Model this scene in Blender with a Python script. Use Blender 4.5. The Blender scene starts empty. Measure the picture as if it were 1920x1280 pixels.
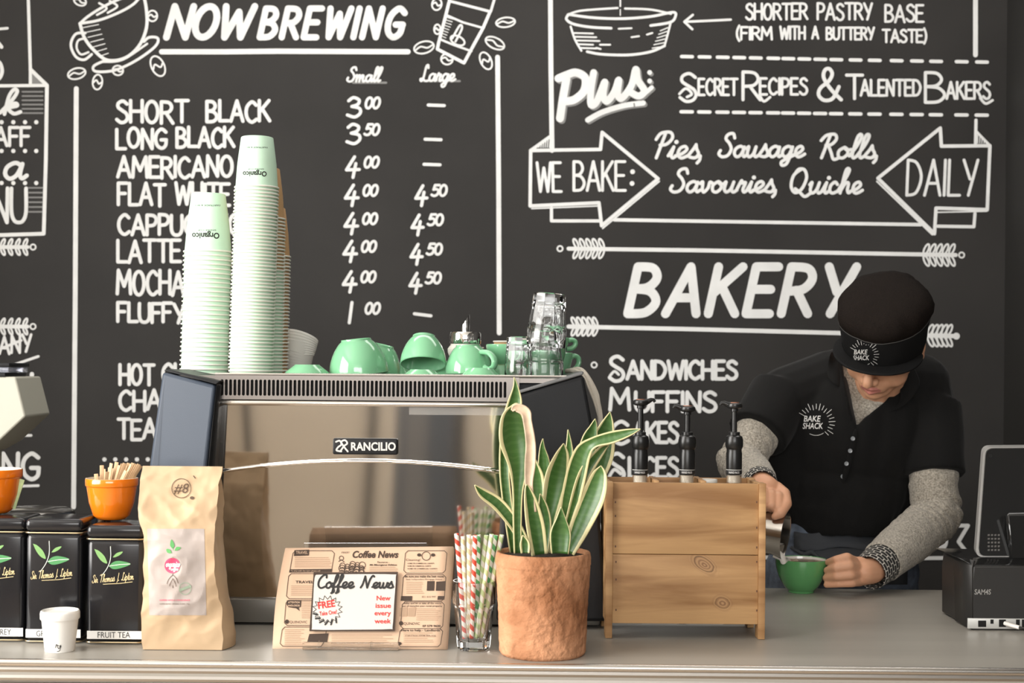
import bpy, bmesh, math, random
import numpy as np
from mathutils import Vector, Matrix, noise
from mathutils.bvhtree import BVHTree
random.seed(7)
C = bpy.context.scene.collection
PI = math.pi
V = Vector
# ---------------------------------------------------------------- camera
F = 50 / 36 * 1920
CAMZ = 1.39
ROLL = math.radians(0.5)
HZ = 690
cd = bpy.data.cameras.new('camera'); cam = bpy.data.objects.new('camera', cd); C.objects.link(cam)
cd.sensor_width = 36; cd.lens = 50; cd.shift_y = 50 / 1920; cd.clip_start = 0.05
cam.matrix_world = Matrix.Translation((0, 0, CAMZ)) @ Matrix.Rotation(PI / 2, 4, 'X') @ Matrix.Rotation(ROLL, 4, 'Z')
cd.dof.use_dof = True; cd.dof.focus_distance = 2.5; cd.dof.aperture_fstop = 7.0
bpy.context.scene.camera = cam
# ---------------------------------------------------------------- world, daylight, exposure
w = bpy.data.worlds.new('world'); bpy.context.scene.world = w; w.use_nodes = True
w.node_tree.nodes['Background'].inputs[0].default_value = (0.95, 0.97, 1.0, 1)
w.node_tree.nodes['Background'].inputs[1].default_value = 1.5
def area(name, loc, rot, sx, sy, power, col):
    l = bpy.data.lights.new(name, 'AREA'); l.shape = 'RECTANGLE'; l.size = sx; l.size_y = sy; l.energy = power; l.color = col
    o = bpy.data.objects.new(name, l); C.objects.link(o); o.location = loc; o.rotation_euler = rot
    return o
area('window_daylight_side', (-2.36, 0.95, 1.85), (0, -PI / 2, 0), 1.7, 2.0, 150, (1.0, 0.97, 0.92))
area('window_daylight_front', (0.3, -3.36, 2.28), (PI / 2, 0, 0), 4.2, 1.25, 150, (1.0, 0.98, 0.95))
area('wall_fill_light', (0.2, 3.3, 3.07), (0, 0, 0), 3.0, 0.5, 22, (1.0, 0.97, 0.93))  # unseen fill lamp added overhead to lift the blackboard wall
vs = bpy.context.scene.view_settings
vs.view_transform = 'Standard'; vs.look = 'None'; vs.exposure = 0.0; vs.gamma = 1.0; vs.use_curve_mapping = False

# ---------------------------------------------------------------- measuring helpers
ca, sa = math.cos(ROLL), math.sin(ROLL)
def ray(px, py):
    u = (px - 960) / F; v = (HZ - py) / F
    return V((u * ca - v * sa, 1.0, u * sa + v * ca))
CAM = V((0, 0, CAMZ))
def P(px, py, Y):
    return CAM + ray(px, py) * Y
CT = 0.95
def G(px, py, z=CT):
    d = ray(px, py); return CAM + d * ((z - CAMZ) / d.z)
def mm(px, Y):
    return px * Y / F
def pix(p):
    d = V(p) - CAM; u = d.x / d.y; z = d.z / d.y
    uu = u * ca + z * sa; vv = -u * sa + z * ca
    return 960 + uu * F, HZ - vv * F

# ---------------------------------------------------------------- materials
MATS = {}
def mat(name, col, rough=0.5, metal=0.0, var=0.0, scale=20.0, bump=0.0, bscale=None, spec=0.5, trans=0.0, coat=0.0, ior=1.45, stretch=None, col2=None, sheen=0.0, alpha=1.0, sss=0.0, detail=4, bdist=0.004):
    if name in MATS: return MATS[name]
    m = bpy.data.materials.new(name); m.use_nodes = True; MATS[name] = m
    nt = m.node_tree; b = nt.nodes['Principled BSDF']
    I = b.inputs
    I['Base Color'].default_value = (*col, 1); I['Roughness'].default_value = rough; I['Metallic'].default_value = metal
    I['Specular IOR Level'].default_value = spec; I['Transmission Weight'].default_value = trans; I['IOR'].default_value = ior
    I['Coat Weight'].default_value = coat; I['Sheen Weight'].default_value = sheen; I['Alpha'].default_value = alpha
    if sss: I['Subsurface Weight'].default_value = sss; I['Subsurface Radius'].default_value = (0.012, 0.005, 0.003)
    tc = nt.nodes.new('ShaderNodeTexCoord'); mp = nt.nodes.new('ShaderNodeMapping')
    nt.links.new(tc.outputs['Object'], mp.inputs[0])
    if stretch: mp.inputs['Scale'].default_value = stretch
    if var or col2:
        n = nt.nodes.new('ShaderNodeTexNoise'); n.inputs['Scale'].default_value = scale; n.inputs['Detail'].default_value = detail
        nt.links.new(mp.outputs[0], n.inputs['Vector'])
        r = nt.nodes.new('ShaderNodeValToRGB'); r.color_ramp.elements[0].position = 0.32; r.color_ramp.elements[1].position = 0.68
        a = [max(0, c * (1 - var)) for c in col]; z = col2 if col2 else [min(1, c * (1 + var)) for c in col]
        r.color_ramp.elements[0].color = (*a, 1); r.color_ramp.elements[1].color = (*z, 1)
        nt.links.new(n.outputs[0], r.inputs[0]); nt.links.new(r.outputs[0], I['Base Color'])
    if bump:
        n2 = nt.nodes.new('ShaderNodeTexNoise'); n2.inputs['Scale'].default_value = bscale or scale; n2.inputs['Detail'].default_value = 5
        nt.links.new(mp.outputs[0], n2.inputs['Vector'])
        bp = nt.nodes.new('ShaderNodeBump'); bp.inputs['Strength'].default_value = bump; bp.inputs['Distance'].default_value = bdist
        nt.links.new(n2.outputs[0], bp.inputs['Height']); nt.links.new(bp.outputs[0], I['Normal'])
    return m
def uvmat(name, builder, rough=0.45, spec=0.5):
    """material whose colour is computed from the UV layer; builder(nt, u, v) returns a colour socket"""
    m = bpy.data.materials.new(name); m.use_nodes = True; nt = m.node_tree; b = nt.nodes['Principled BSDF']
    b.inputs['Roughness'].default_value = rough; b.inputs['Specular IOR Level'].default_value = spec
    uv = nt.nodes.new('ShaderNodeUVMap'); sp = nt.nodes.new('ShaderNodeSeparateXYZ'); nt.links.new(uv.outputs[0], sp.inputs[0])
    nt.links.new(builder(nt, sp.outputs[0], sp.outputs[1]), b.inputs['Base Color']); return m
def mth(nt, op, a, b=None, c=None):
    n = nt.nodes.new('ShaderNodeMath'); n.operation = op
    for i, x in enumerate((a, b, c)):
        if x is None: continue
        if isinstance(x, (int, float)): n.inputs[i].default_value = x
        else: nt.links.new(x, n.inputs[i])
    return n.outputs[0]
def mixc(nt, fac, a, b):
    n = nt.nodes.new('ShaderNodeMix'); n.data_type = 'RGBA'
    if isinstance(fac, (int, float)): n.inputs[0].default_value = fac
    else: nt.links.new(fac, n.inputs[0])
    for i, x in ((6, a), (7, b)):
        if isinstance(x, tuple): n.inputs[i].default_value = (*x, 1)
        else: nt.links.new(x, n.inputs[i])
    return n.outputs[2]

# ---------------------------------------------------------------- mesh builder
class MB:
    def __init__(s): s.v = []; s.f = []; s.mi = []; s.uv = []; s.cur = 0
    def add(s, vs, fs, uvs=None):
        o = len(s.v); s.v += [V(p) for p in vs]; s.f += [tuple(i + o for i in f) for f in fs]; s.mi += [s.cur] * len(fs)
        s.uv += list(uvs) if uvs else [(0, 0)] * len(vs); return s
    def box(s, x0, x1, y0, y1, z0, z1, r=0.0, M=None, seg=2):
        bm = bmesh.new(); bmesh.ops.create_cube(bm, size=1)
        for p in bm.verts: p.co = V(((x0 + x1) / 2 + p.co.x * (x1 - x0), (y0 + y1) / 2 + p.co.y * (y1 - y0), (z0 + z1) / 2 + p.co.z * (z1 - z0)))
        if r: bmesh.ops.bevel(bm, geom=bm.edges[:], offset=r, segments=seg, affect='EDGES', profile=0.5)
        return s.frombm(bm, M)
    def frombm(s, bm, M=None):
        bm.verts.index_update()
        s.add([(M @ p.co) if M else p.co.copy() for p in bm.verts], [[p.index for p in f.verts] for f in bm.faces]); bm.free(); return s
    def loft(s, rings, cap0=True, cap1=True, closed=True, uv=None):
        n = len(rings[0]); vs = [p for r in rings for p in r]; fs = []
        for i in range(len(rings) - 1):
            for j in range(n if closed else n - 1):
                k = (j + 1) % n; fs.append((i * n + j, i * n + k, (i + 1) * n + k, (i + 1) * n + j))
        if cap0 and closed: fs.append(tuple(range(n - 1, -1, -1)))
        if cap1 and closed: fs.append(tuple((len(rings) - 1) * n + j for j in range(n)))
        return s.add(vs, fs, uv)
    def lathe(s, prof, c=(0, 0, 0), n=32, M=None, cap0=True, cap1=True, sx=1, sy=1, mod=None):
        rings = []
        for r, z in prof:
            ring = []
            for j in range(n):
                a = 2 * PI * j / n; rr = r * (mod(a, z) if mod else 1)
                p = V((rr * math.cos(a) * sx, rr * math.sin(a) * sy, z)); p = (M @ p) if M else p
                ring.append(p + V(c))
            rings.append(ring)
        return s.loft(rings, cap0, cap1)
    def tube(s, pts, r, n=10, cap=True, flat=1.0, up=V((0, 0, 1)), uv=False):
        pts = [V(p) for p in pts]; m = len(pts); rs = r if isinstance(r, (list, tuple)) else [r] * m
        rings = []; uvs = []; prev = None; L = 0
        for i, p in enumerate(pts):
            t = (pts[min(i + 1, m - 1)] - pts[max(i - 1, 0)]).normalized()
            if prev is None:
                a = t.cross(up); a = a if a.length > 1e-3 else t.cross(V((1, 0, 0))); a.normalize()
            else: a = (prev - t * prev.dot(t)).normalized()
            prev = a; b = t.cross(a)
            if i: L += (p - pts[i - 1]).length
            k = n + 1 if uv else n
            rings.append([p + (a * math.cos(2 * PI * j / n) + b * math.sin(2 * PI * j / n) * flat) * rs[i] for j in range(k)])
            uvs += [(j / n, L) for j in range(k)]
        if uv: return s.loft(rings, False, False, closed=False, uv=uvs)
        return s.loft(rings, cap, cap)
    def capsule(s, p0, r0, p1, r1, n=16, flat0=False, flat1=False):
        p0, p1 = V(p0), V(p1); t = (p1 - p0).normalized(); pts = []; rs = []
        if not flat0:
            for k in range(5): a = PI / 2 * k / 5; pts.append(p0 - t * r0 * math.cos(a)); rs.append(max(r0 * math.sin(a), r0 * 0.06))
        pts.append(p0); rs.append(r0); pts.append((p0 + p1) / 2); rs.append((r0 + r1) / 2); pts.append(p1); rs.append(r1)
        if not flat1:
            for k in range(1, 6): a = PI / 2 * k / 5; pts.append(p1 + t * r1 * math.sin(a)); rs.append(max(r1 * math.cos(a), r1 * 0.06))
        return s.tube(pts, rs, n)
    def chain(s, pts, rs, n=14):
        for i in range(len(pts) - 1): s.capsule(pts[i], rs[i], pts[i + 1], rs[i + 1], n)
        return s
    def ell(s, c, r, M=None, n=20):
        prof = [(math.sin(PI * k / 12) if 0 < k < 12 else 0.03, -math.cos(PI * k / 12)) for k in range(13)]
        rings = []
        for q, z in prof:
            ring = []
            for j in range(n):
                a = 2 * PI * j / n; p = V((q * math.cos(a) * r[0], q * math.sin(a) * r[1], z * r[2]))
                ring.append((M @ p if M else p) + V(c))
            rings.append(ring)
        return s.loft(rings)
    def prism(s, poly, d):
        """poly: list of 3-D points (one face), d: extrusion vector"""
        n = len(poly); d = V(d); a = [V(p) for p in poly]
        return s.add(a + [p + d for p in a], [tuple(range(n))[::-1], tuple(range(n, 2 * n))] + [(i, (i + 1) % n, n + (i + 1) % n, n + i) for i in range(n)])
    def xf(s, M):
        s.v = [M @ p for p in s.v]; return s
    def bvh(s): return BVHTree.FromPolygons(s.v, s.f)
    def mesh(s, name, mats, sharp=35, uv=False):
        me = bpy.data.meshes.new(name); me.from_pydata([tuple(p) for p in s.v], [], s.f)
        for m in (mats if isinstance(mats, (list, tuple)) else [mats]): me.materials.append(m)
        if any(s.mi): me.polygons.foreach_set('material_index', s.mi)
        me.polygons.foreach_set('use_smooth', [True] * len(s.f))
        if sharp is not None: me.set_sharp_from_angle(angle=math.radians(sharp))
        if uv:
            l = me.uv_layers.new(name='UVMap'); idx = [0] * len(me.loops); me.loops.foreach_get('vertex_index', idx)
            fl = []
            for i in idx: fl += s.uv[i]
            l.data.foreach_set('uv', fl)
        me.validate(); return me
    def obj(s, name, mats, parent=None, sharp=35, uv=False, label=None):
        """links ONE mesh object; vertices are world positions when a parent is given"""
        o = bpy.data.objects.new(name, s.mesh(name, mats, sharp, uv)); C.objects.link(o)
        if parent is not None: setpar(o, parent)
        if label: o['label'] = label
        return o
def wm(o):
    m = Matrix.LocRotScale(o.location, o.rotation_euler, o.scale)
    return (wm(o.parent) @ o.matrix_parent_inverse @ m) if o.parent else m
def setpar(o, p):
    o.parent = p; o.matrix_parent_inverse = wm(p).inverted()
def tag(o, label, cat, group=None):
    o['label'] = label; o['category'] = cat
    if group: o['group'] = group
    return o
def thing(name, label, cat, loc=(0, 0, 0), group=None):
    o = bpy.data.objects.new(name, None); C.objects.link(o); o.location = loc; o.empty_display_size = 0.02
    return tag(o, label, cat, group)
def single(name, mb, mats, loc, label, cat, group=None, **k):
    """a thing that is one mesh, built in world coordinates around loc"""
    loc = V(loc); mb.v = [p - loc for p in mb.v]; o = mb.obj(name, mats, **k); o.location = loc
    return tag(o, label, cat, group)
def dup(root, M, label=None, group=None):
    """copies a thing with its parts; M moves it in the world"""
    r = root.copy(); C.objects.link(r); m = M @ wm(root); r.location, q, r.scale = m.decompose(); r.rotation_euler = q.to_euler()
    if label: r['label'] = label
    if group: r['group'] = group
    for ch in root.children:
        c = ch.copy(); C.objects.link(c); c.parent = r
        for g in ch.children:
            d = g.copy(); C.objects.link(d); d.parent = c
    return r
def struct(o): o['kind'] = 'structure'; return o
def remesh(mb, name, mats, voxel, smooth=4, parent=None, fac=0.5, cut=None, mfun=None, solid=0, disp=None, soft=None):
    """melts overlapping closed shapes into one continuous skin"""
    me = bpy.data.meshes.new('t'); me.from_pydata([tuple(p) for p in mb.v], [], mb.f)
    t = bpy.data.objects.new('t', me); C.objects.link(t)
    m = t.modifiers.new('r', 'REMESH'); m.mode = 'VOXEL'; m.voxel_size = voxel
    if smooth: s = t.modifiers.new('s', 'SMOOTH'); s.iterations = smooth; s.factor = fac
    dg = bpy.context.evaluated_depsgraph_get(); dg.update()
    e = t.evaluated_get(dg).to_mesh()
    out = MB(); out.v = [v.co.copy() for v in e.vertices]; fs = [tuple(p.vertices) for p in e.polygons]
    t.evaluated_get(dg).to_mesh_clear(); bpy.data.objects.remove(t); bpy.data.meshes.remove(me)
    if soft:      # a few more rounds of smoothing where soft(p) says so
        wgt = np.array([soft(p) for p in out.v]); idx = np.nonzero(wgt > 0)[0]
        co = np.array([tuple(p) for p in out.v]); ed = np.array([(f[i], f[(i + 1) % len(f)]) for f in fs for i in range(len(f))])
        ed = ed[wgt[ed[:, 0]] > 0]; cnt = np.maximum(1, np.bincount(ed[:, 0], minlength=len(co)))
        for _ in range(60):
            acc = np.stack([np.bincount(ed[:, 0], weights=co[ed[:, 1], k], minlength=len(co)) for k in range(3)], 1)
            co[idx] += (acc[idx] / cnt[idx, None] - co[idx]) * (0.6 * wgt[idx, None])
        out.v = [V(p) for p in co]
    if disp: out.v = [disp(p) for p in out.v]
    if cut:
        bad = [cut(p) for p in out.v]; fs = [f for f in fs if not all(bad[i] for i in f)]
        used = sorted({i for f in fs for i in f}); mp = {u: i for i, u in enumerate(used)}
        out.v = [out.v[u] for u in used]; fs = [tuple(mp[i] for i in f) for f in fs]
        es = {}
        for f in fs:
            for i in range(len(f)): e_ = tuple(sorted((f[i], f[(i + 1) % len(f)]))); es[e_] = es.get(e_, 0) + 1
        nb = {}
        for (a, b), c in es.items():
            if c == 1: nb.setdefault(a, []).append(b); nb.setdefault(b, []).append(a)
        for _ in range(10):      # an even cut edge
            new = {k: out.v[k] * 0.5 + sum((out.v[q] for q in n_), V()) * (0.5 / len(n_)) for k, n_ in nb.items()}
            for k, p in new.items(): out.v[k] = p
    out.f = fs; out.uv = [(0, 0)] * len(out.v)
    out.mi = [mfun(sum((out.v[i] for i in f), V()) / len(f)) for f in fs] if mfun else [0] * len(fs)
    o = out.obj(name, mats, parent, sharp=None)
    if solid: md = o.modifiers.new('thick', 'SOLIDIFY'); md.thickness = solid; md.offset = -1
    return o, out

# ---------------------------------------------------------------- lettering: pen strokes and printed type
GL = {
 'A': (60, '-0,0 30,100 60,0|-12,34 48,34'), 'B': (50, '-0,0 0,100|0,100 30,97 42,76 28,56 0,53|0,53 34,48 50,25 34,3 0,0'),
 'C': (54, '52,84 32,100 9,80 2,48 10,16 31,0 54,14'), 'D': (55, '-0,0 0,100|0,100 34,92 54,52 36,8 0,0'),
 'E': (45, '-44,100 0,100 0,0 46,0|-0,52 38,52'), 'F': (44, '-44,100 0,100 0,0|-0,52 36,52'),
 'G': (56, '54,84 32,100 9,80 2,48 10,16 32,0 52,14 55,44|-56,44 30,44'), 'H': (52, '-0,0 0,100|-52,0 52,100|-0,50 52,50'),
 'I': (4, '-2,0 2,100'), 'K': (50, '-0,0 0,100|-48,100 2,45|-15,58 52,0'), 'L': (42, '-0,100 0,0 44,0'),
 'M': (70, '-0,0 6,100 36,32 64,100 70,0'), 'N': (52, '-0,0 2,100 50,0 52,100'),
 'O': (58, 'o29,50 27,50'), 'P': (46, '-0,0 0,100|0,100 34,96 46,74 32,50 0,46'),
 'R': (50, '-0,0 0,100|0,100 34,96 46,74 32,52 0,48|-20,50 52,0'), 'S': (48, '46,86 28,100 8,91 6,72 24,56 42,42 48,22 38,4 18,0 0,14'),
 'T': (54, '-0,100 56,100|-28,100 28,0'), 'U': (52, '0,100 0,32 10,6 26,0 42,6 52,32 52,100'), 'V': (54, '-0,100 27,0 54,100'),
 'W': (74, '-0,100 16,0 38,82 58,0 76,100'), 'Y': (52, '-0,100 26,46|-54,100 22,0'), 'J': (40, '36,100 36,24 22,0 2,14'),
 '0': (46, 'o23,50 22,50'), '1': (10, '-2,0 8,100'), '3': (46, '4,84 20,100 40,88 36,66 16,55|16,55 42,46 46,22 28,2 2,12'),
 '4': (50, '-30,100 2,34 50,36|-36,66 28,-4'), '5': (44, '-44,100 14,100 8,58|8,58 28,62 44,42 36,10 16,0 0,10'),
 '&': (84, '84,2 48,34 22,70 26,94 42,98 52,82 40,60 10,38 4,16 24,0 54,6 76,42'), '-': (30, '-0,45 30,45'),
 ':': (8, 'o4,72 4,4|o4,18 4,4'), ',': (8, '6,8 6,-8 0,-20'), '.': (8, 'o3,4 3,3'), '(': (18, '18,112 4,70 4,26 18,-12'), ')': (18, '0,112 14,70 14,26 0,-12'),
 '#': (60, '-20,0 32,100|-40,0 52,100|-6,66 64,66|-0,34 58,34'), '8': (46, 'o23,76 18,22|o23,27 22,27'), ' ': (28, ''), '!': (8, '-4,100 4,30|o4,4 3,3'),
}
SC = {
 'a': (48, '38,36 24,45 8,34 5,14 16,0 30,10 39,40|39,42 37,12 43,1 52,9'), 'e': (38, '0,8 20,17 32,33 24,45 10,36 7,14 18,0 30,3 42,12'),
 'g': (46, '38,36 24,45 8,34 5,14 16,0 30,10 39,40|39,42 34,0 25,-30 10,-36 6,-22 24,-8 50,8'),
 'h': (48, '0,6 20,56 30,92 22,100 16,80 11,0|11,10 24,40 35,40 35,14 41,1 50,9'), 'i': (22, '0,8 12,43|12,43 9,12 15,0 26,9|o17,62 2,2'),
 'l': (24, '0,8 20,55 28,92 21,100 14,82 9,20 14,0 26,9'), 'm': (64, '0,36 8,44 7,0|7,12 20,42 29,38 27,0|27,12 41,42 50,38 48,10 55,0 66,9'),
 'o': (42, '22,45 6,30 8,6 22,0 35,16 32,36 22,45 30,34 46,36'), 'r': (36, '0,8 12,48 15,38 27,40 22,12 28,0 38,9'),
 's': (34, '0,6 14,34 20,52|20,52 24,36 33,16 25,1 8,3|25,1 38,9'), 'u': (48, '0,34 7,43 5,14 14,0 27,12 34,43|34,43 31,12 38,0 50,9'),
 'v': (40, '0,36 8,43 11,12 18,0 30,18 33,42 44,36'), 'c': (34, '30,35 20,45 7,32 6,10 18,0 36,9'), 'n': (46, '0,36 8,44 7,0|7,12 20,42 31,38 29,10 36,0 48,9'),
 'f': (30, '0,8 20,52 30,88 23,100 15,80 8,-26 2,-38|2,-38 18,-26 12,4 32,10'), 'w': (62, '0,36 8,43 9,12 18,0 28,14 31,42|31,42 32,10 42,0 53,18 56,42 66,36'),
 'p': (46, '0,36 10,44 4,-34|8,30 22,45 36,36 36,12 20,0 9,8'), 't': (26, '14,84 9,14 16,0 28,9|-0,50 28,52'), 'k': (42, '0,6 20,56 28,92 20,100 12,70 10,0|12,26 28,44 34,34 16,24 30,2 44,9'),
 'P': (50, '28,96 14,0|2,72 14,96 42,100 52,78 38,54 18,50'), 'S': (54, '52,80 44,99 26,95 20,77 36,56 45,32 36,7 16,0 2,12 6,27'),
 'R': (60, '28,96 14,0|2,74 16,96 42,100 50,80 38,58 20,54|28,54 42,22 54,-6 72,2'), 'Q': (72, '32,98 8,72 6,28 24,2 46,18 56,62 44,94 24,98 14,84|22,18 42,2 62,-14 82,2'),
 'L': (52, '40,82 36,100 25,88 18,24 6,0 0,12 14,14 34,0 56,6'), 'C': (52, '50,78 46,98 26,93 7,60 7,20 26,0 52,12'), 'N': (74, '0,4 10,34 17,96|17,96 42,2|42,2 52,70 66,100 76,92'),
 'T': (56, '0,84 20,98 66,98|38,96 22,0'), 'J': (40, '36,98 22,0 8,-18'), 'O': (60, 'o30,50 27,48'), 'd': (46, '36,36 22,45 6,30 8,4 22,4 36,30 44,92|40,60 38,10 50,8'), '!': GL['!'], ',': GL[','], '.': GL['.'], ' ': (26, ''),
}
def cat(pts, k=7):
    if len(pts) < 3: return pts
    q = [pts[0]] + pts + [pts[-1]]; out = []
    for i in range(1, len(q) - 2):
        a, b, c, d = q[i - 1:i + 3]
        for s in range(k):
            t = s / k
            out.append(tuple(0.5 * (2 * b[j] + (c[j] - a[j]) * t + (2 * a[j] - 5 * b[j] + 4 * c[j] - d[j]) * t * t + (3 * b[j] - a[j] - 3 * c[j] + d[j]) * t ** 3) for j in (0, 1)))
    return out + [pts[-1]]
def strokes(defn):
    out = []
    for s in defn.split('|'):
        if not s: continue
        k = s[0]; pts = [tuple(float(c) for c in p.split(',')) for p in (s[1:] if k in 'o-' else s).split()]
        if k == 'o':
            (cx, cy), (rx, ry) = pts; out.append([(cx + rx * math.sin(2 * PI * i / 20), cy + ry * math.cos(2 * PI * i / 20)) for i in range(21)])
        elif k == '-': out.append(pts)
        else: out.append(cat(pts))
    return out
class Ink:
    """collects pen strokes and printed letters in a flat drawing plane; fn maps that plane onto a surface"""
    def __init__(s, fn, step=4e-6): s.fn = fn; s.mb = MB(); s.n = 0; s.step = step
    def put(s, vs, fs):
        # every stroke piece lies a hair above the one before it, as paint does
        for f in fs:
            s.n = (s.n + 1) % 300; e = V((0, -s.step * s.n, 0))
            s.mb.add([s.fn(*vs[i]) + e for i in f], [tuple(range(len(f)))])
    def line(s, pts, t, smooth=False, closed=False):
        if smooth: pts = cat([tuple(p) for p in pts])
        if closed: pts = list(pts) + [pts[0]]
        h = t / 2; n = len(pts)
        dense = [pts[0]]
        for a, b in zip(pts, pts[1:]):
            L = math.hypot(b[0] - a[0], b[1] - a[1]); k = max(1, min(30, int(L / 40)))
            for i in range(1, k + 1): dense.append((a[0] + (b[0] - a[0]) * i / k, a[1] + (b[1] - a[1]) * i / k))
        pts = dense; n = len(pts); vs = []; fs = []; dirs = []
        for a, b in zip(pts, pts[1:]):
            L = math.hypot(b[0] - a[0], b[1] - a[1]) or 1; dirs.append(((b[0] - a[0]) / L, (b[1] - a[1]) / L))
        for i in range(n - 1):
            a, b, d = pts[i], pts[i + 1], dirs[i]; nx, ny = -d[1] * h, d[0] * h; o = len(vs)
            vs += [(a[0] + nx, a[1] + ny), (a[0] - nx, a[1] - ny), (b[0] - nx, b[1] - ny), (b[0] + nx, b[1] + ny)]; fs.append((o, o + 1, o + 2, o + 3))
        for i, p in enumerate(pts):
            if 0 < i < n - 1:
                c = dirs[i - 1][0] * dirs[i][0] + dirs[i - 1][1] * dirs[i][1]
                if c > 0.999: continue
            o = len(vs); vs += [(p[0] + h * math.cos(2 * PI * k / 10), p[1] + h * math.sin(2 * PI * k / 10)) for k in range(10)]; fs.append(tuple(range(o, o + 10)))
        s.put(vs, fs); return s
    def poly(s, pts): s.put(pts, [tuple(range(len(pts)))]); return s
    def spot(s, x, y, r, n=28, m=6):
        ring = lambda q: [(x + r * q / m * math.cos(2 * PI * k / n), y + r * q / m * math.sin(2 * PI * k / n)) for k in range(n)]
        st = s.step; s.step = 0
        for q in range(m):
            a, b = ring(q), ring(q + 1)
            for k in range(n): s.put([a[k], a[(k + 1) % n], b[(k + 1) % n], b[k]] if q else [(x, y), b[(k + 1) % n], b[k]], [(0, 1, 2, 3) if q else (0, 1, 2)])
        s.step = st; return s
    def disc(s, x, y, r, ry=None, n=20): return s.poly([(x + r * math.cos(2 * PI * k / n), y + (ry or r) * math.sin(2 * PI * k / n)) for k in range(n)])
    def ring(s, x, y, r, t, ry=None, rot=0, n=24):
        ry = ry or r; c, q = math.cos(rot), math.sin(rot)
        return s.line([(x + r * math.cos(2 * PI * k / n) * c - ry * math.sin(2 * PI * k / n) * q, y + r * math.cos(2 * PI * k / n) * q + ry * math.sin(2 * PI * k / n) * c) for k in range(n + 1)], t)
    def pen(s, text, x0, x1, base, h, t, font=GL, slant=0.0, gap=14, rise=0.0, jit=0.0):
        adv = 0; its = []
        for ch in text:
            g = font.get(ch) or GL.get(ch); its.append((adv, g)); adv += g[0] + (0 if font is SC and ch.isalpha() else gap)
        tot = adv - (gap if not (font is SC) else 0); sx = (x1 - x0) / tot; sy = h / 100
        rr = random.Random(text)
        for off, g in its:
            dy = rr.uniform(-jit, jit)
            for st in strokes(g[1]):
                s.line([(x0 + sx * (off + x) + slant * y * sy, base + rise * (off * sx) - sy * y + dy) for x, y in st], t)
        return s
    def type(s, text, x0, x1, base, h=None, bold=0.0, slant=0.0, rot=0.0, flip=False, align='fit'):
        cu = bpy.data.curves.new('t', 'FONT'); cu.body = text; cu.size = 1; cu.resolution_u = 3; cu.offset = bold; cu.shear = slant
        o = bpy.data.objects.new('t', cu); me = bpy.data.meshes.new_from_object(o)
        vs = [(v.co.x, v.co.y) for v in me.vertices]; fs = [tuple(p.vertices) for p in me.polygons]
        bpy.data.objects.remove(o); bpy.data.curves.remove(cu); bpy.data.meshes.remove(me)
        if not vs: return s
        a = min(v[0] for v in vs); b = max(v[0] for v in vs)
        sx = (x1 - x0) / (b - a); sy = h / 0.73 if h else sx
        cr, sr = math.cos(rot), math.sin(rot); out = []
        for x, y in vs:
            X, Y = (x - a) * sx, -y * sy
            if flip: X, Y = (x1 - x0) - X, -Y
            out.append(s.fn(x0 + X * cr - Y * sr, base + X * sr + Y * cr))
        s.n = (s.n + 1) % 300; e = V((0, -s.step * s.n, 0)); s.mb.add([p + e for p in out], fs); return s
    def obj(s, name, m, parent, label=None): return s.mb.obj(name, m, parent, sharp=None, label=label)
def on_mesh(bvh, off=0.0006, fallback=None):
    """maps a point of the photograph's frame onto a built surface, lifted by a hair"""
    def fn(x, y):
        d = ray(x, y).normalized(); hit = bvh.ray_cast(CAM, d)
        if hit[0] is None: return P(x, y, fallback or 2.5)
        return hit[0] - d * off
    return fn
def on_plane(o, ux, uy, off=0.0):
    """local drawing plane: o origin, ux right, uy down (per unit)"""
    o, ux, uy = V(o), V(ux), V(uy); n = ux.cross(uy).normalized() * off
    return lambda x, y: o + ux * x + uy * y - n
# ================================================================ the room
WY = 4.2
m_board = mat('blackboard paint', (0.0305, 0.0288, 0.0275), 0.6, var=0.16, scale=2.2, spec=0.2, bump=0.04, bscale=60)
m_chalk = mat('white chalk paint', (0.74, 0.745, 0.735), 0.8, var=0.05, scale=18)
m_faint = mat('thin grey chalk', (0.22, 0.22, 0.215), 0.8)
m_dark = mat('dark grey wall paint', (0.02, 0.019, 0.018), 0.6)
m_plaster = mat('warm plaster', (0.70, 0.63, 0.54), 0.8, var=0.06, scale=3)
m_ceil = mat('white ceiling paint', (0.8, 0.79, 0.77), 0.9)
m_floor = mat('oiled timber floor', (0.42, 0.34, 0.26), 0.45, var=0.2, scale=4, stretch=(0.6, 5, 1))
m_mull = mat('dark window frame', (0.03, 0.03, 0.033), 0.4)
XR = P(1886, 300, WY).x
wall = struct(MB().box(-2.4, XR, WY, WY + 0.12, 0, 3.1).obj('wall_back', m_board))
struct(MB().box(XR, XR + 0.12, -3.5, WY + 0.12, 0, 3.1).obj('wall_right', m_dark))
struct(MB().box(-2.52, XR + 0.12, -3.62, WY + 0.12, -0.1, 0).obj('floor', m_floor))
struct(MB().box(-2.52, XR + 0.12, -3.62, WY + 0.12, 3.1, 3.2).obj('ceiling', m_ceil))
wl = MB(); wl.box(-2.52, -2.4, -3.5, 0.05, 0, 3.1); wl.box(-2.52, -2.4, 1.85, WY + 0.12, 0, 3.1); wl.box(-2.52, -2.4, 0.05, 1.85, 0, 0.8); wl.box(-2.52, -2.4, 0.05, 1.85, 2.9, 3.1)
struct(wl.obj('wall_left', m_plaster))
wf = MB(); wf.box(-2.52, XR + 0.12, -3.62, -3.5, 0, 1.6); wf.box(-2.52, XR + 0.12, -3.62, -3.5, 2.95, 3.1); wf.box(-2.52, -1.9, -3.62, -3.5, 1.6, 2.95)
struct(wf.obj('wall_front', m_plaster))
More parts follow.
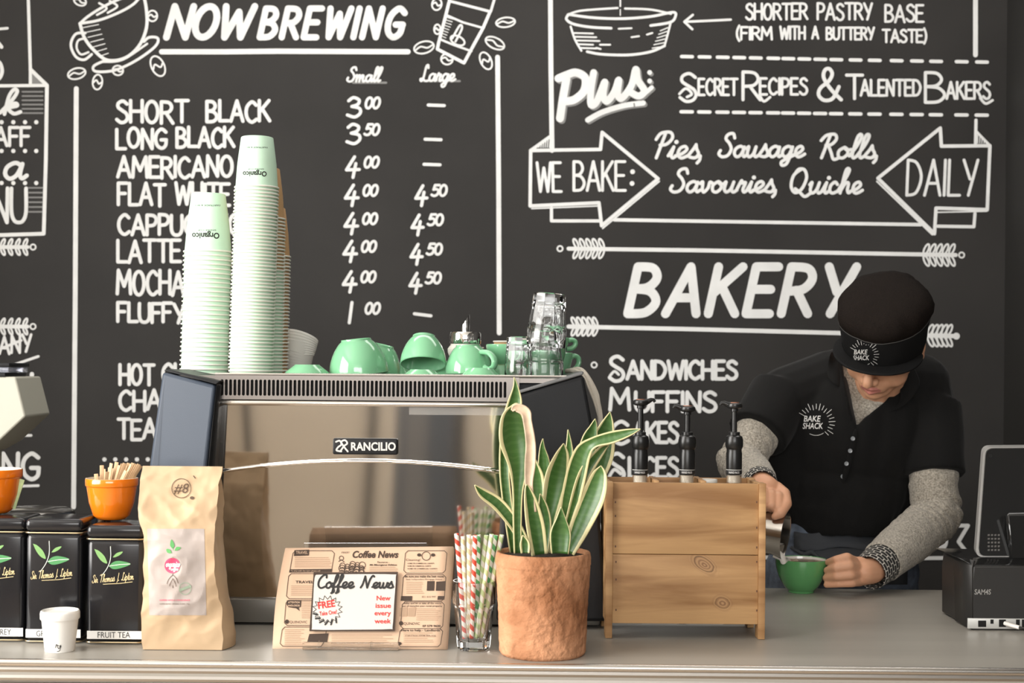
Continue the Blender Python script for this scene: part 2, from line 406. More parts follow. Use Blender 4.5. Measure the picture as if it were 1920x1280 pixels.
w1 = struct(bpy.data.objects.new('window_1', None)); C.objects.link(w1); w1.location = (0, -3.5, 0.95)
for x in (-1.9, -0.95, 0.02, 0.5, 1.35): MB().box(x, x + 0.07, -3.6, -3.42, 0.0, 2.95).obj('window_post', m_mull, w1)
dr = struct(MB().box(-0.62, 0.0, -3.5, -3.46, 0, 2.05).obj('reflection_board_1', mat('slate blue reflection board', (0.10, 0.115, 0.14), 0.5))); MB().box(-0.50, -0.28, -3.46, -3.45, 0.3, 1.9).obj('reflection_inset', mat('grey reflection inset', (0.20, 0.20, 0.205), 0.4), dr)  # dark board added behind the camera to darken the steel panel's reflection
w2 = struct(bpy.data.objects.new('window_2', None)); C.objects.link(w2); w2.location = (-2.4, 0.9, 0.8)
for y in (0.05, 0.92, 1.8): MB().box(-2.5, -2.44, y, y + 0.05, 0.8, 2.9).obj('window_post', m_mull, w2)

# ---------------------------------------------------------------- lettering painted on the blackboard
wfn = lambda x, y: P(x, y, WY - 0.0015)
wfn2 = lambda x, y: P(x, y, WY - 0.001)
def bean(k, x, y, rx, ry, rot, t=3.2):
    k.ring(x, y, rx, t, ry, rot); c, q = math.cos(rot), math.sin(rot)
    k.line([(x + a * rx * c - b * ry * q, y + a * rx * q + b * ry * c) for a, b in ((-0.85, 0.1), (-0.3, -0.25), (0.3, 0.2), (0.85, -0.05))], t, True)
def laurel(k, x0, x1, y, n, dirn, ln=16):
    for i in range(n):
        x = x0 + (x1 - x0) * i / (n - 1)
        for s in (-1, 1):
            a = s * 1.15; dx, dy = dirn * math.cos(a) * ln, math.sin(a) * ln
            k.ring(x + dx * 0.62, y + dy * 0.62, ln * 0.55, 3.6, ln * 0.2, math.atan2(dy, dx))
# coffee price list
k = Ink(wfn)
k.pen('NOW', 312, 462, 70, 58, 13, slant=0.25); k.pen('BREWING', 487, 750, 70, 54, 12, slant=0.22, gap=30)
k.line([(303, 97), (420, 97), (520, 96), (765, 97)], 10)
k.obj('heading_lettering', m_chalk, wall)
k = Ink(wfn)
for t, x0, x1, b, h in (('SHORT', 219, 352, 230, 40), ('BLACK', 388, 505, 228, 38), ('LONG', 219, 312, 277, 36), ('BLACK', 332, 438, 276, 36), ('AMERICANO', 221, 436, 332, 38), ('FLAT', 222, 309, 385, 40), ('WHITE', 330, 430, 384, 40), ('CAPPUCCINO', 222, 452, 440, 37), ('LATTE', 221, 338, 490, 40), ('MOCHA', 220, 345, 552, 44), ('FLUFFY', 221, 345, 604, 35), ('HOT', 225, 288, 720, 37), ('CHOC', 305, 395, 720, 37), ('CHAI', 224, 308, 768, 36), ('TEA', 222, 292, 822, 36)):
    k.pen(t, x0, x1, b, h, 6.6, jit=2)
for i in range(5): k.disc(196 + 20.3 * i, 861, 4)
k.pen('Small', 650, 712, 153, 27, 4.2, SC, 0.15); k.pen('Large', 788, 852, 152, 30, 4.2, SC, 0.15)
rows = [(650, 220, '3', '00'), (649, 270, '3', '50'), (648, 331, '4', '00'), (646, 384, '4', '00'), (645, 437, '4', '00'), (643, 489, '4', '00'), (642, 546, '4', '00'), (650, 605, '1', '00')]
for x, b, d, c in rows:
    if d == '1': k.line([(x + 10, b - 38), (x + 5, b)], 6)
    else: k.pen(d, x, x + 25, b, 37, 6, slant=0.05)
    k.pen(c, x + 34, x + 60, b - 17, 20, 5, slant=0.2, gap=8)
for x, b in ((778, 384), (771, 439), (769, 494), (767, 548)):
    k.pen('4', x, x + 22, b, 36, 6, slant=0.05); k.pen('50', x + 31, x + 58, b - 17, 20, 5, slant=0.15, gap=8)
for x, y in ((803, 197), (797, 261), (795, 308)): k.line([(x, y), (x + 30, y + 1)], 6)
k.line([(777, 588), (808, 592)], 6)
k.obj('price_list_lettering', m_chalk, wall)
k = Ink(wfn2); k.line([(662, 155), (724, 155)], 4); k.line([(790, 152), (862, 152)], 4); k.obj('column_underlines', m_faint, wall, 'faint grey underlines')
k = Ink(wfn); k.line([(143, 166), (141, 560), (138, 950)], 9); k.line([(933, 107), (935, 350), (936, 624)], 9); k.obj('column_lines', m_chalk, wall)
# drawn coffee cup with beans
k = Ink(wfn)
k.line([(150, 44), (166, 30), (195, 12), (225, -2), (262, -14)], 5, True); k.line([(150, 44), (185, 38), (222, 24), (250, 8), (266, -10)], 5, True)
k.line([(150, 44), (158, 70), (176, 94), (202, 113), (236, 108), (262, 84), (275, 50), (274, 14), (268, -14)], 6, True)
k.line([(160, 62), (142, 64), (133, 84), (142, 106), (158, 112), (172, 102)], 5, True); k.line([(160, 72), (147, 76), (144, 90), (152, 102), (166, 98)], 4, True)
k.line([(196, 114), (176, 124), (180, 134), (214, 132), (254, 114), (290, 88), (296, 72), (280, 70), (270, 78)], 5, True); k.line([(194, 116), (230, 112), (276, 82)], 4, True)
for i in range(7): k.line([(155 + i * 5, 52 + i * 9), (185 + i * 3, 46 + i * 9)], 1.6)
for a in ((186, 6), (206, 2)): k.line([(a[0], a[1]), (a[0] + 14, a[1] + 10), (a[0] - 4, a[1] + 22)], 4, True)
bean(k, 144, 138, 17, 10, -0.25); bean(k, 183, 154, 9, 14, 0.1); bean(k, 221, 132, 10, 9, 0.2); bean(k, 296, 124, 12, 20, -0.45); bean(k, 286, 30, 9, 10, 0); bean(k, 150, 2, 12, 8, 0.4)
# drawn takeaway cup with beans
k.line([(838, -10), (843, 2), (920, 22), (926, 2), (930, -12)], 5); k.line([(842, 4), (836, 28), (822, 82), (820, 92), (870, 118), (884, 92), (906, 52), (918, 24)], 6)
k.line([(836, 28), (868, 42), (904, 52)], 4); k.line([(826, 74), (850, 84), (884, 96)], 4)
k.ring(858, 76, 14, 3.5, 8, 0.45); k.line([(848, 72), (862, 48), (866, 54), (854, 78)], 4, True)
for i in range(9): k.line([(836 - i * 1.4, 32 + i * 5), (850 - i * 2, 36 + i * 5)], 1.6)
bean(k, 795, 89, 19, 11, -0.25); bean(k, 819, 8, 9, 11, 0.2); bean(k, 838, 111, 11, 10, 0.2); bean(k, 948, 42, 18, 9, -0.12); bean(k, 928, 81, 19, 10, 0.45); bean(k, 911, 114, 10, 17, -0.45); bean(k, 820, 55, 6, 9, 0)
k.obj('coffee_drawings', m_chalk, wall)
# cut-off menu panel at the far side
k = Ink(wfn)
k.line([(53, -6), (57, 132), (57, 158)], 6); k.line([(57, 130), (88, 160), (86, 300), (82, 438), (-12, 441)], 7); k.line([(-12, 161), (88, 160)], 6); k.line([(-10, 55), (14, 53)], 5)
k.pen('S', -22, 4, 150, 72, 7); k.pen('k', 0, 36, 214, 46, 7, SC, 0.2); k.pen('STAFF', -58, 56, 273, 34, 6); k.pen('a', 4, 46, 335, 66, 8, SC, 0.15); k.pen('MENU', -88, 49, 417, 64, 7)
for y in (229, 283, 343):
    for x in (3, 25, 47, 68): k.disc(x, y, 4)
for y in (463, 612): k.line([(-10, y), (52, y)], 7); k.ring(62, y, 5, 3); laurel(k, 2, 44, y, 4, 1, 14)
k.pen('COMPANY', -88, 58, 672, 32, 5, rise=-0.1); k.line([(-10, 658), (40, 638)], 5); k.line([(25, 684), (72, 668)], 5)
k.pen('N', 34, 60, 757, 56, 8); k.disc(57, 768, 5); k.pen('GE', 18, 58, 816, 31, 5); k.pen('NING', -42, 73, 898, 48, 8); k.line([(40, 911), (72, 910)], 5)
k.obj('staff_menu_lettering', m_chalk, wall)
k = Ink(wfn2); k.poly([(58, 134), (86, 159), (58, 159)])
for i in range(6): k.line([(42, 172 + i * 8), (80, 172 + i * 8)], 3); k.line([(54, 352 + i * 9), (80, 352 + i * 9)], 3)
k.obj('chalk_shading', m_faint, wall, 'grey hatched shading')
# pastry board
k = Ink(wfn)
k.line([(1032, -8), (1033, 130), (1035, 282)], 9); k.line([(1829, -8), (1829, 103)], 9); k.line([(1830, 225), (1829, 272)], 6)
k.line([(1064, 28), (1090, 20), (1158, 15)], 4, True); k.line([(1172, 16), (1220, 18), (1258, 26)], 4, True)
k.line([(1066, 27), (1110, 33), (1165, 35), (1220, 31), (1262, 23), (1266, 32), (1256, 42), (1220, 48)], 5, True); k.line([(1066, 27), (1062, 36), (1075, 45), (1108, 51), (1146, 53)], 5, True); k.line([(1160, 54), (1184, 53)], 3.5)
k.line([(1070, 50), (1078, 74), (1090, 95)], 4, True); k.line([(1257, 44), (1252, 64), (1246, 86)], 4, True); k.line([(1101, 97), (1130, 102), (1180, 103), (1220, 97), (1246, 86)], 5, True)
for i in range(5): k.line([(1076 + 3 * i, 62 + 7 * i), (1112 + (i % 3) * 6, 63 + 7 * i)], 3.2)
for i in range(6): k.line([(1252 - 1.5 * i, 52 + 7 * i), (1238 - 3 * i, 58 + 6.5 * i)], 2)
k.line([(1184, 70), (1198, 68)], 3.5); k.line([(1213, 65), (1223, 62)], 3.5); k.line([(1125, 84), (1144, 84)], 3.5); k.line([(1118, 90), (1126, 92)], 3.5); k.line([(1163, -6), (1163, 12)], 3); k.line([(1163, 18), (1163, 29)], 2)
k.line([(1284, 41), (1330, 39), (1370, 37)], 4.5); k.line([(1299, 28), (1283, 41), (1298, 55)], 4.5)
k.pen('SHORTER', 1399, 1513, 36, 29, 4.6, jit=1); k.pen('PASTRY', 1533, 1634, 37, 30, 4.6, jit=1); k.pen('BASE', 1660, 1731, 41, 31, 4.6, jit=1)
k.pen('(FIRM', 1381, 1447, 74, 23, 4.4); k.pen('WITH', 1463, 1509, 73, 23, 4.4); k.pen('A', 1523, 1534, 72, 22, 4.4); k.pen('BUTTERY', 1550, 1638, 74, 22, 4.4); k.pen('TASTE)', 1655, 1737, 79, 23, 4.4)
for i, x in enumerate((1275, 1308, 1342, 1373, 1404, 1437, 1465, 1495, 1525, 1555, 1591, 1627, 1668, 1706, 1742, 1790, 1828)):
    k.line([(x + 3, 106 + i * 0.64), (x + 23, 106.4 + i * 0.64)], 6.5); k.line([(x + 2, 209.5 + i * 0.4), (x + 23, 209.7 + i * 0.4)], 6.5)
for ini, x0, x1, b, h, rest, r0, r1, rb, rh in (('S', 1275, 1305, 190, 52, 'ECRET', 1310, 1382, 178, 30), ('R', 1393, 1424, 187, 52, 'ECIPES', 1425, 1513, 177, 30), ('T', 1587, 1616, 185, 44, 'ALENTED', 1614, 1726, 179, 29), ('B', 1735, 1771, 192, 56, 'AKERS', 1775, 1856, 185, 31)):
    k.pen(ini, x0, x1, b, h, 6); k.pen(rest, r0, r1, rb, rh, 5, gap=16)
k.pen('&', 1533, 1577, 188, 60, 7); k.line([(1274, 176), (1286, 166), (1297, 176), (1288, 182)], 5, True); k.line([(1424, 178), (1432, 190), (1444, 182)], 5, True); k.line([(1838, 184), (1848, 194), (1861, 188)], 5, True)
k.obj('pastry_lettering', m_chalk, wall)
k = Ink(wfn)
k.line([(1047, 147), (1064, 140), (1080, 136), (1097, 146), (1095, 170), (1078, 186), (1062, 190)], 15, True); k.line([(1062, 148), (1056, 180), (1050, 222)], 15)
k.line([(1113, 136), (1108, 168), (1108, 196), (1118, 192), (1128, 168), (1134, 154), (1131, 178), (1138, 190), (1152, 172), (1160, 150), (1158, 176), (1166, 184), (1184, 160), (1192, 130), (1196, 150), (1208, 170), (1198, 180), (1184, 174)], 13, True); k.line([(1206, 178), (1222, 164)], 8)
k.disc(1218, 136, 4.5); k.disc(1218, 152, 4.5); k.line([(1102, 225), (1130, 210), (1170, 198), (1206, 193)], 10, True)
k.obj('brush_word_lettering', m_chalk, wall)
bw = bpy.data.objects['brush_word_lettering']; bs_ = bw.copy(); C.objects.link(bs_); bs_.data = bw.data.copy(); bs_.data.materials[0] = m_faint; bs_.name = 'brush_word_shade'; bs_.location = (0.005, 0.0008, -0.0045); bs_['label'] = 'grey drop shade of the big brush word'
k = Ink(wfn)
k.line([(995, 282), (1126, 280), (1129, 248), (1234, 335), (1128, 423), (1123, 380), (994, 386)], 6.5, closed=True); k.line([(997, 391), (1122, 386)], 2.5); k.line([(1130, 428), (1236, 340)], 3)
k.line([(995, 282), (1034, 254)], 6); k.line([(1034, 390), (1034, 414), (1124, 414)], 6)
for i in range(7): k.line([(1010 + 4 * i, 276), (1012 + 4 * i, 272 - 3 * i)], 2)
k.line([(1646, 334), (1763, 240), (1765, 274), (1856, 273), (1851, 393), (1755, 390), (1752, 438)], 6.5, closed=True); k.line([(1754, 398), (1850, 396)], 2.5); k.line([(1644, 340), (1748, 440)], 3)
k.line([(1830, 246), (1856, 273)], 5); k.line([(1828, 400), (1826, 425), (1758, 424)], 6)
for i in range(5): k.line([(1833 + 4 * i, 268), (1833 + 4 * i, 254 + 3 * i)], 1.8)
k.line([(1152, 412), (1400, 416), (1726, 421)], 6.5)
k.pen('WE', 1008, 1052, 359, 54, 5.5, slant=-0.02); k.pen('BAKE', 1076, 1172, 357, 54, 5.5); k.disc(1186, 322, 4.5); k.disc(1185, 344, 4.5); k.pen('DAILY', 1700, 1830, 366, 66, 5.5, slant=0.04)
k.pen('Pies,', 1222, 1322, 296, 48, 6, SC, 0.2); k.pen('Sausage', 1346, 1506, 294, 44, 6, SC, 0.15); k.pen('Rolls,', 1532, 1652, 296, 44, 6, SC, 0.2)
k.pen('Savouries,', 1255, 1462, 360, 44, 6, SC, 0.18); k.pen('Quiche', 1478, 1614, 362, 46, 6, SC, 0.18)
k.obj('arrow_banner_lettering', m_chalk, wall)
k = Ink(wfn)
k.line([(1066, 466), (1300, 469), (1792, 478)], 7.5); k.ring(1050, 466, 5, 3); k.ring(1803, 478, 5, 3); laurel(k, 1084, 1132, 466, 5, -1, 17); laurel(k, 1732, 1780, 478, 5, 1, 19)
k.line([(1066, 612), (1300, 617), (1795, 630)], 8); k.ring(1793, 630, 5, 3); laurel(k, 1080, 1120, 612, 5, -1, 16); laurel(k, 1740, 1775, 629, 5, 1, 19)
k.obj('laurel_arrows', m_chalk, wall)
k = Ink(wfn); k.pen('BAKERY', 1177, 1585, 588, 88, 17, slant=0.22, gap=24); k.obj('bakery_heading_lettering', m_chalk, wall)
k = Ink(wfn)
k.ring(1114, 684, 5, 3)
for ini, x0, x1, b, h, rest, r0, r1, rb, rh in (('S', 1143, 1169, 714, 46, 'ANDWICHES', 1176, 1381, 710, 33), ('M', 1144, 1180, 768, 40, 'UFFINS', 1192, 1342, 771, 36), ('C', 1146, 1178, 832, 42, 'AKES', 1188, 1271, 829, 37), ('S', 1142, 1170, 902, 52, 'LICES', 1180, 1271, 894, 36), ('B', 1040, 1066, 1002, 36, 'IN', 1106, 1133, 1002, 36)):
    k.pen(ini, x0, x1, b, h, 7); k.pen(rest, r0, r1, rb, rh, 7)
k.line([(1143, 892), (1152, 880), (1164, 888)], 6, True); k.line([(1144, 704), (1152, 696), (1160, 702)], 5, True)
k.line([(1090, 1021), (1500, 985), (1815, 985), (1797, 1015), (1820, 1045), (1735, 1046), (1300, 1044), (1090, 1046)], 7); k.disc(1766, 1010, 12, 22)
k.obj('bakery_list_lettering', m_chalk, wall)
# ================================================================ counter
m_steel_top = mat('satin grey counter', (0.325, 0.305, 0.27), 0.34, metal=0.0, var=0.05, scale=3, stretch=(0.3, 6, 1), spec=0.7)
m_steel = mat('brushed stainless', (0.62, 0.59, 0.55), 0.24, metal=1.0, var=0.04, scale=8, stretch=(0.2, 1, 8))
m_rib = mat('ribbed stainless', (0.44, 0.415, 0.385), 0.32, metal=1.0)
fl, fr = G(-500, 1229), G(2420, 1257)
bl, br = V((-2.0, 2.93, CT)), V((1.38, 2.86, CT))
d = (fr - fl).normalized(); fl = fl - d * 1.0; fr = fl + d * ((1.40 - fl.x) / d.x); fl = fr - d * ((1.40 + 2.3) / d.x)
bl.x = fl.x; br.x = fr.x
counter = thing('counter', 'long grey counter with ribbed steel front across the foreground', 'counter', (0, 2.5, 0))
dn = V((0, 0, -0.03))
MB().prism([fl, fr, br, bl], dn).obj('worktop', m_steel_top, counter)
nose = MB(); nrm = V((d.y, -d.x, 0))
nose.tube([fl + V((0, 0, -0.006)) + nrm * 0.0, fr + V((0, 0, -0.006))], 0.006, 12); nose.obj('edge_trim', m_steel, counter, label='bright steel edge strip')
rb = MB(); zz = CT - 0.016
for i in range(12):
    z = CT - 0.016 - 0.0125 * i
    rb.tube([fl + V((0, 0, z - CT)) - nrm * 0.004, fr + V((0, 0, z - CT)) - nrm * 0.004], 0.0058, 8)
rb.obj('ribbed_front', m_rib, counter, label='ribbed steel band')
fp = [p - nrm * 0.006 for p in (fl, fr)] + [V((fr.x, br.y - 0.03, CT)), V((fl.x, bl.y - 0.03, CT))]
MB().prism([p + V((0, 0, -0.031)) for p in fp], V((0, 0, -0.918))).obj('cabinet_body', m_plaster, counter)
# ================================================================ coffee machine
m_mirror = mat('polished stainless panel', (0.68, 0.65, 0.61), 0.07, metal=1.0, bump=0.012, bscale=5, stretch=(1, 1, 0.35))
m_band = mat('satin stainless band', (0.21, 0.19, 0.175), 0.3, metal=1.0)
m_black = mat('black textured plastic', (0.016, 0.0165, 0.018), 0.45, spec=0.25, bump=0.06, bscale=500)
m_black_lit = mat('window lit black plastic', (0.046, 0.060, 0.085), 0.45, spec=0.4, bump=0.06, bscale=500)  # black plastic with the window's light painted into its colour
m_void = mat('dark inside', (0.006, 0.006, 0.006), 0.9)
m_chrome = mat('chrome', (0.8, 0.79, 0.77), 0.05, metal=1.0)
m_white = mat('white print', (0.8, 0.79, 0.77), 0.6)
m_black_ink = mat('black print', (0.015, 0.014, 0.013), 0.6)
MY = 2.43
zt = P(700, 703, MY).z                                   # top rail
xa, xb = P(404, 900, MY).x, P(972, 900, MY).x
x0m, x1m = P(300, 900, MY).x, P(1100, 900, MY).x
zp0, zp1 = P(700, 1121, MY).z, P(700, 760, MY).z
mach = thing('coffee_machine', 'large two-tone espresso machine with mirror steel back and black side panels on the counter', 'coffee machine', (0, MY + 0.22, CT))
bd = MB(); bd.box(x0m + 0.01, x1m - 0.01, MY + 0.012, MY + 0.46, zp0 - 0.03, zt - 0.012); bd.obj('housing', m_black, mach)
# mirror back panel, creased along a shallow arc
pn = MB(); nx, nz = 80, 220; rings = []
xl, xr_ = P(385, 900, MY).x, P(985, 900, MY).x
for i in range(nz + 1):
    z = zp0 + (zp1 - zp0) * i / nz; row = []
    for j in range(nx + 1):
        x = xl + (xr_ - xl) * j / nx; t = (j / nx - 0.5) * 2
        px, _ = pix((x, MY, z)); arc = P(700, 863 + 20 * ((px - 690) / 260) ** 2, MY).z
        s = max(0, 1 - abs(arc - z) / 0.0022)
        y = MY - 0.0011 * s - (0.0012 if z < arc else 0) - 0.006 * (1 - t * t) + 0.0016 * noise.noise(V((x * 5, z * 2.2, 0)))
        row.append((x, y, z))
    rings.append(row)
pn.loft(rings, False, False, closed=False)
pn.obj('mirror_panel', m_mirror, mach, sharp=None, label='polished steel back panel')
# vented top band with rounded slots
vb = MB(); n = 67; z0, z1 = P(680, 748, MY).z, zt - 0.002; sx0, sx1 = P(415, 725, MY).x, P(951, 725, MY).x
sz0, sz1 = P(680, 743, MY).z, P(680, 713, MY).z; yb = MY - 0.012; cw = (sx1 - sx0) / n
def quad(a, b, c, d): vb.add([a, b, c, d], [(0, 1, 2, 3)])
quad((xa, yb, z0), (sx0, yb, z0), (sx0, yb, z1), (xa, yb, z1)); quad((sx1, yb, z0), (xb, yb, z0), (xb, yb, z1), (sx1, yb, z1))
for i in range(n):
    cx = sx0 + cw * (i + 0.5); r = cw * 0.33; hw = cw / 2; outer = []; inner = []; inn2 = []
    for q in range(24):
        a = 2 * PI * q / 24; c, s_ = math.cos(a), math.sin(a)
        zc = (sz1 - r) if s_ > 1e-6 else (sz0 + r)
        inner.append((cx + r * c, yb, zc + r * s_)); inn2.append((cx + r * 0.86 * c, yb + 0.004, zc + r * 0.86 * s_))
        m_ = max(abs(c), abs(s_)); oz = z1 if s_ > 0.7 else z0 if s_ < -0.7 else (sz1 - r if s_ > 1e-6 else sz0 + r) + r * s_
        ox = cx + hw * (1 if c > 0.7 else -1 if c < -0.7 else c / 0.7072); ox = max(cx - hw, min(cx + hw, ox))
        outer.append((ox, yb, oz))
    vb.loft([outer, inner, inn2], False, False)
vb.box(xa, xb, yb + 0.0005, MY + 0.02, z1, zt, 0.0008); vb.box(xa, xb, yb, MY + 0.02, z0 - 0.002, z0)
vb.obj('vent_band', m_band, mach, label='steel band with a row of upright slots')
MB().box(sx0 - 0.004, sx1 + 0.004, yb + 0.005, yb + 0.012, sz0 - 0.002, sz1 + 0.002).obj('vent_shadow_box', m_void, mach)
MB().box(xa - 0.012, xb + 0.01, MY - 0.02, MY + 0.01, zp1 - 0.001, z0 - 0.0035, 0.003).obj('ledge', m_steel, mach, label='bright steel ledge')
TR = zt - 0.003
MB().box(P(315, 700, MY).x, P(1085, 700, MY).x, MY - 0.004, MY + 0.455, TR - 0.008, TR).obj('cup_tray', m_band, mach)
rl = MB(); rl.tube([(xa, MY - 0.008, zt), (xb + 0.08, MY - 0.008, zt), (xb + 0.08, MY + 0.45, zt)], 0.0022, 8); rl.obj('tray_rail', m_steel, mach)
bs = MB(); zb0 = P(700, 1166, MY).z; bs.box(x0m, P(1125, 900, MY).x, MY - 0.016, MY + 0.45, zb0, zp0 - 0.0005, 0.003); bs.obj('base_rim', mat('grey base rim', (0.23, 0.22, 0.20), 0.35, metal=0.6), mach)
for x in (x0m + 0.05, x1m - 0.06):
    for y in (MY + 0.04, MY + 0.38): MB().lathe([(0.022, CT), (0.022, CT + 0.004), (0.016, zb0 + 0.001)], (x, y, 0), 20).obj('foot', m_black, mach)
# side panels: bent plastic shells
def side(name, front, dpt, m, lip):
    b = MB(); n = len(front)
    b.prism([P(x, y, yy) for x, y, yy in front], V((0, dpt, 0))); o = b.obj(name, m, mach, sharp=30)
    md = o.modifiers.new('round', 'BEVEL'); md.width = 0.006; md.segments = 3; md.limit_method = 'ANGLE'
    return o
side('side_panel', [(304, 697, MY - 0.02), (280, 870, MY - 0.03), (268, 1160, MY - 0.03), (372, 1160, MY - 0.055), (386, 880, MY - 0.055), (404, 722, MY - 0.045)], 0.44, m_black_lit, 1)
side('side_panel_edge', [(405.5, 716, MY - 0.05), (387.5, 880, MY - 0.052), (373.5, 1160, MY - 0.052), (392, 1160, MY - 0.04), (401, 880, MY - 0.035), (413, 722, MY - 0.03)], 0.1, m_black, 1)
side('side_panel_cap', [(306, 694, MY - 0.012), (314, 692, MY - 0.012), (413, 714, MY - 0.04), (405, 720.5, MY - 0.045)], 0.42, m_black, 1)
side('side_panel', [(1094, 703, MY - 0.02), (1112, 800, MY - 0.03), (1140, 1165, MY - 0.03), (930, 1165, MY - 0.055), (946, 880, MY - 0.05), (966, 741, MY - 0.042)], 0.42, m_black, 1)
side('side_panel_cap', [(1094, 695, MY - 0.012), (1095, 702, MY - 0.02), (966, 740, MY - 0.044), (968, 733, MY - 0.04)], 0.40, mat('grey panel edge', (0.10, 0.10, 0.10), 0.4), 1)
# clear tape strip left on the panel, and the maker's badge
tp = MB(); tp.box(P(768, 770, MY).x, P(950, 770, MY).x, MY - 0.0128, MY - 0.0122, P(800, 777, MY).z, P(800, 763, MY).z)
tp.obj('tape', mat('cloudy clear tape', (0.7, 0.68, 0.65), 0.3, alpha=0.12), mach, label='strip of cloudy clear tape')
bx0, bx1, bz0, bz1 = P(626, 836, MY).x, P(747, 836, MY).x, P(686, 851, MY).z, P(686, 821, MY).z
bg = MB().box(bx0, bx1, MY - 0.0165, MY - 0.005, bz0, bz1, 0.003, seg=3); badge = bg.obj('badge', m_black, mach, label='black name badge')
bf = lambda x, y: P(x, y, MY - 0.0168)
k = Ink(bf, 1e-6); k.type('RANCILIO', 658, 742, 844, 15.5, bold=0.03)
k.line([(630, 828), (637, 826), (640, 833), (634, 838), (631, 844), (640, 846)], 3.2, True); k.line([(652, 846), (644, 836), (640, 828), (647, 825), (651, 831), (645, 836), (638, 846)], 3.2, True)
k.obj('badge_lettering', mat('silver badge print', (0.62, 0.60, 0.57), 0.35), badge)
# strip of cream cloth hanging over the machine's far corner
cl = MB(); cp = [(1062, 694, 2.62), (1082, 691, 2.58), (1094, 697, 2.55), (1106, 722, 2.53), (1119, 750, 2.52), (1125, 778, 2.52), (1127, 812, 2.52)]; rows_ = []
for i, (x, y, yy) in enumerate(cp):
    wd = [8, 9, 8, 7, 7, 6, 6][i]; dx, dy = (0.25, -0.97) if i < 3 else (0.9, -0.3)
    rows_.append([P(x + dx * wd * t, y + dy * wd * t * (0.4 if i < 3 else 1), yy + 0.006 * math.sin(t * 5 + i)) for t in (-1, -0.5, 0, 0.5, 1)])
cl.loft(rows_, False, False, closed=False)
o = single('cleaning_cloth', cl, mat('cream cotton', (0.60, 0.55, 0.47), 0.9, bump=0.3, bscale=300), P(1094, 697, 2.55), 'cream cloth strip hanging over the corner of the coffee machine', 'cloth', sharp=None)
o.modifiers.new('s', 'SUBSURF').levels = 2; o.modifiers['s'].render_levels = 2; md = o.modifiers.new('t', 'SOLIDIFY'); md.thickness = 0.003

# ---------------------------------------------------------------- paper cup stacks on the tray
m_mint = mat('mint green paper', (0.55, 0.765, 0.60), 0.5, spec=0.3)
m_cream = mat('cream white paper', (0.78, 0.77, 0.70), 0.55, spec=0.3)
m_kraft = mat('kraft paper cup', (0.52, 0.32, 0.16), 0.65, spec=0.2)
def paper_cup(rt, rb_, h, m):
    b = MB(); b.lathe([(rb_ * 0.9, h - 0.004), (rb_ * 0.97, h), (rb_, h - 0.001), (rb_ + (rt - rb_) * 0.5, h * 0.5), (rt - 0.0028, 0.003)], n=40, cap1=False)
    b.lathe([(rt - 0.0035, 0.003), (rb_ - 0.001, h - 0.0055), (0.0005, h - 0.005)], n=40, cap0=False, cap1=False)
    b.cur = 1
    rim = [(rt - 0.0016 + 0.0016 * math.cos(a), 0.0017 + 0.0017 * math.sin(a)) for a in [2 * PI * i / 8 for i in range(9)]]
    b.lathe(rim, n=40, cap0=False, cap1=False)
    return b.mesh('paper_cup', [m, m_cream], 50)
ORD = ['topmost', 'second', 'third', 'fourth', 'fifth', 'sixth', 'seventh', 'eighth', 'ninth', 'tenth']
def ordn(i):
    return ORD[i] if i < 10 else f"{i + 1}{'th' if 10 <= (i + 1) % 100 <= 20 else {1: 'st', 2: 'nd', 3: 'rd'}.get((i + 1) % 10, 'th')}"
def stack(bx, Y, count, pitch, lean, meshes, what, where, grp, logo=None):
    base = P(bx, 700, Y); base.z = TR
    for i in range(count):                                   # i counts from the top
        k = count - 1 - i; me, desc = meshes(i)
        o = bpy.data.objects.new('paper_cup', me); C.objects.link(o)
        o.location = base + V((lean * k / max(1, count - 1) + 0.0004 * math.sin(k * 2.1), 0, k * pitch)); o.rotation_euler = (0, 0, k * 1.3)
        tag(o, f'{desc}, {ordn(i)} of {where}', 'paper cup', grp)
        if i == 0 and logo: logo(o, me)
def organico(o, me):
    o.rotation_euler = (0, 0, 0)
    M = Matrix.Translation(o.location); bv = BVHTree.FromPolygons([M @ v.co for v in me.vertices], [tuple(p.vertices) for p in me.polygons])
    cx, ty = pix(o.location + V((0, 0, 0.05))); _, bot = pix(o.location); _, top = pix(o.location + V((0, 0, LH)))
    k = Ink(on_mesh(bv, 0.0004), 5e-7); hgt = bot - top; wd = hgt * 0.45
    k.type('Organico', cx - wd * 0.62, cx + wd * 0.42, top + hgt * 0.66, hgt * 0.10, bold=0.03, flip=True)
    k.obj('cup_lettering', m_black_ink, o)
    k = Ink(on_mesh(bv, 0.0004), 5e-7); k.type('FAIRTRADE & BIO', cx - wd * 0.5, cx + wd * 0.45, top + hgt * 0.175, hgt * 0.03, flip=True); k.obj('small_lettering', m_black_ink, o); k = Ink(on_mesh(bv, 0.0004), 5e-7); k.type('SINGLE CUP', cx - wd * 0.4, cx + wd * 0.3, top + hgt * 0.6, hgt * 0.025, flip=True)
    k.obj('small_lettering', m_black_ink, o)
big = paper_cup(mm(46, 2.62), mm(31.5, 2.62), mm(110, 2.62), m_mint)
med = paper_cup(mm(42, 2.56), mm(30, 2.56), mm(96, 2.56), m_mint)
medk = paper_cup(mm(42, 2.64), mm(30, 2.64), mm(96, 2.64), m_kraft)
med2 = paper_cup(mm(42, 2.64), mm(30, 2.64), mm(96, 2.64), m_mint)
LH = mm(110, 2.62)
stack(383, 2.62, 28, mm(8.45, 2.62), 0.005, lambda i: (big, 'mint paper cup upside down'), '', 'the short wide stack on the coffee machine', 'cups in the short mint stack', organico)
LH = mm(96, 2.56)
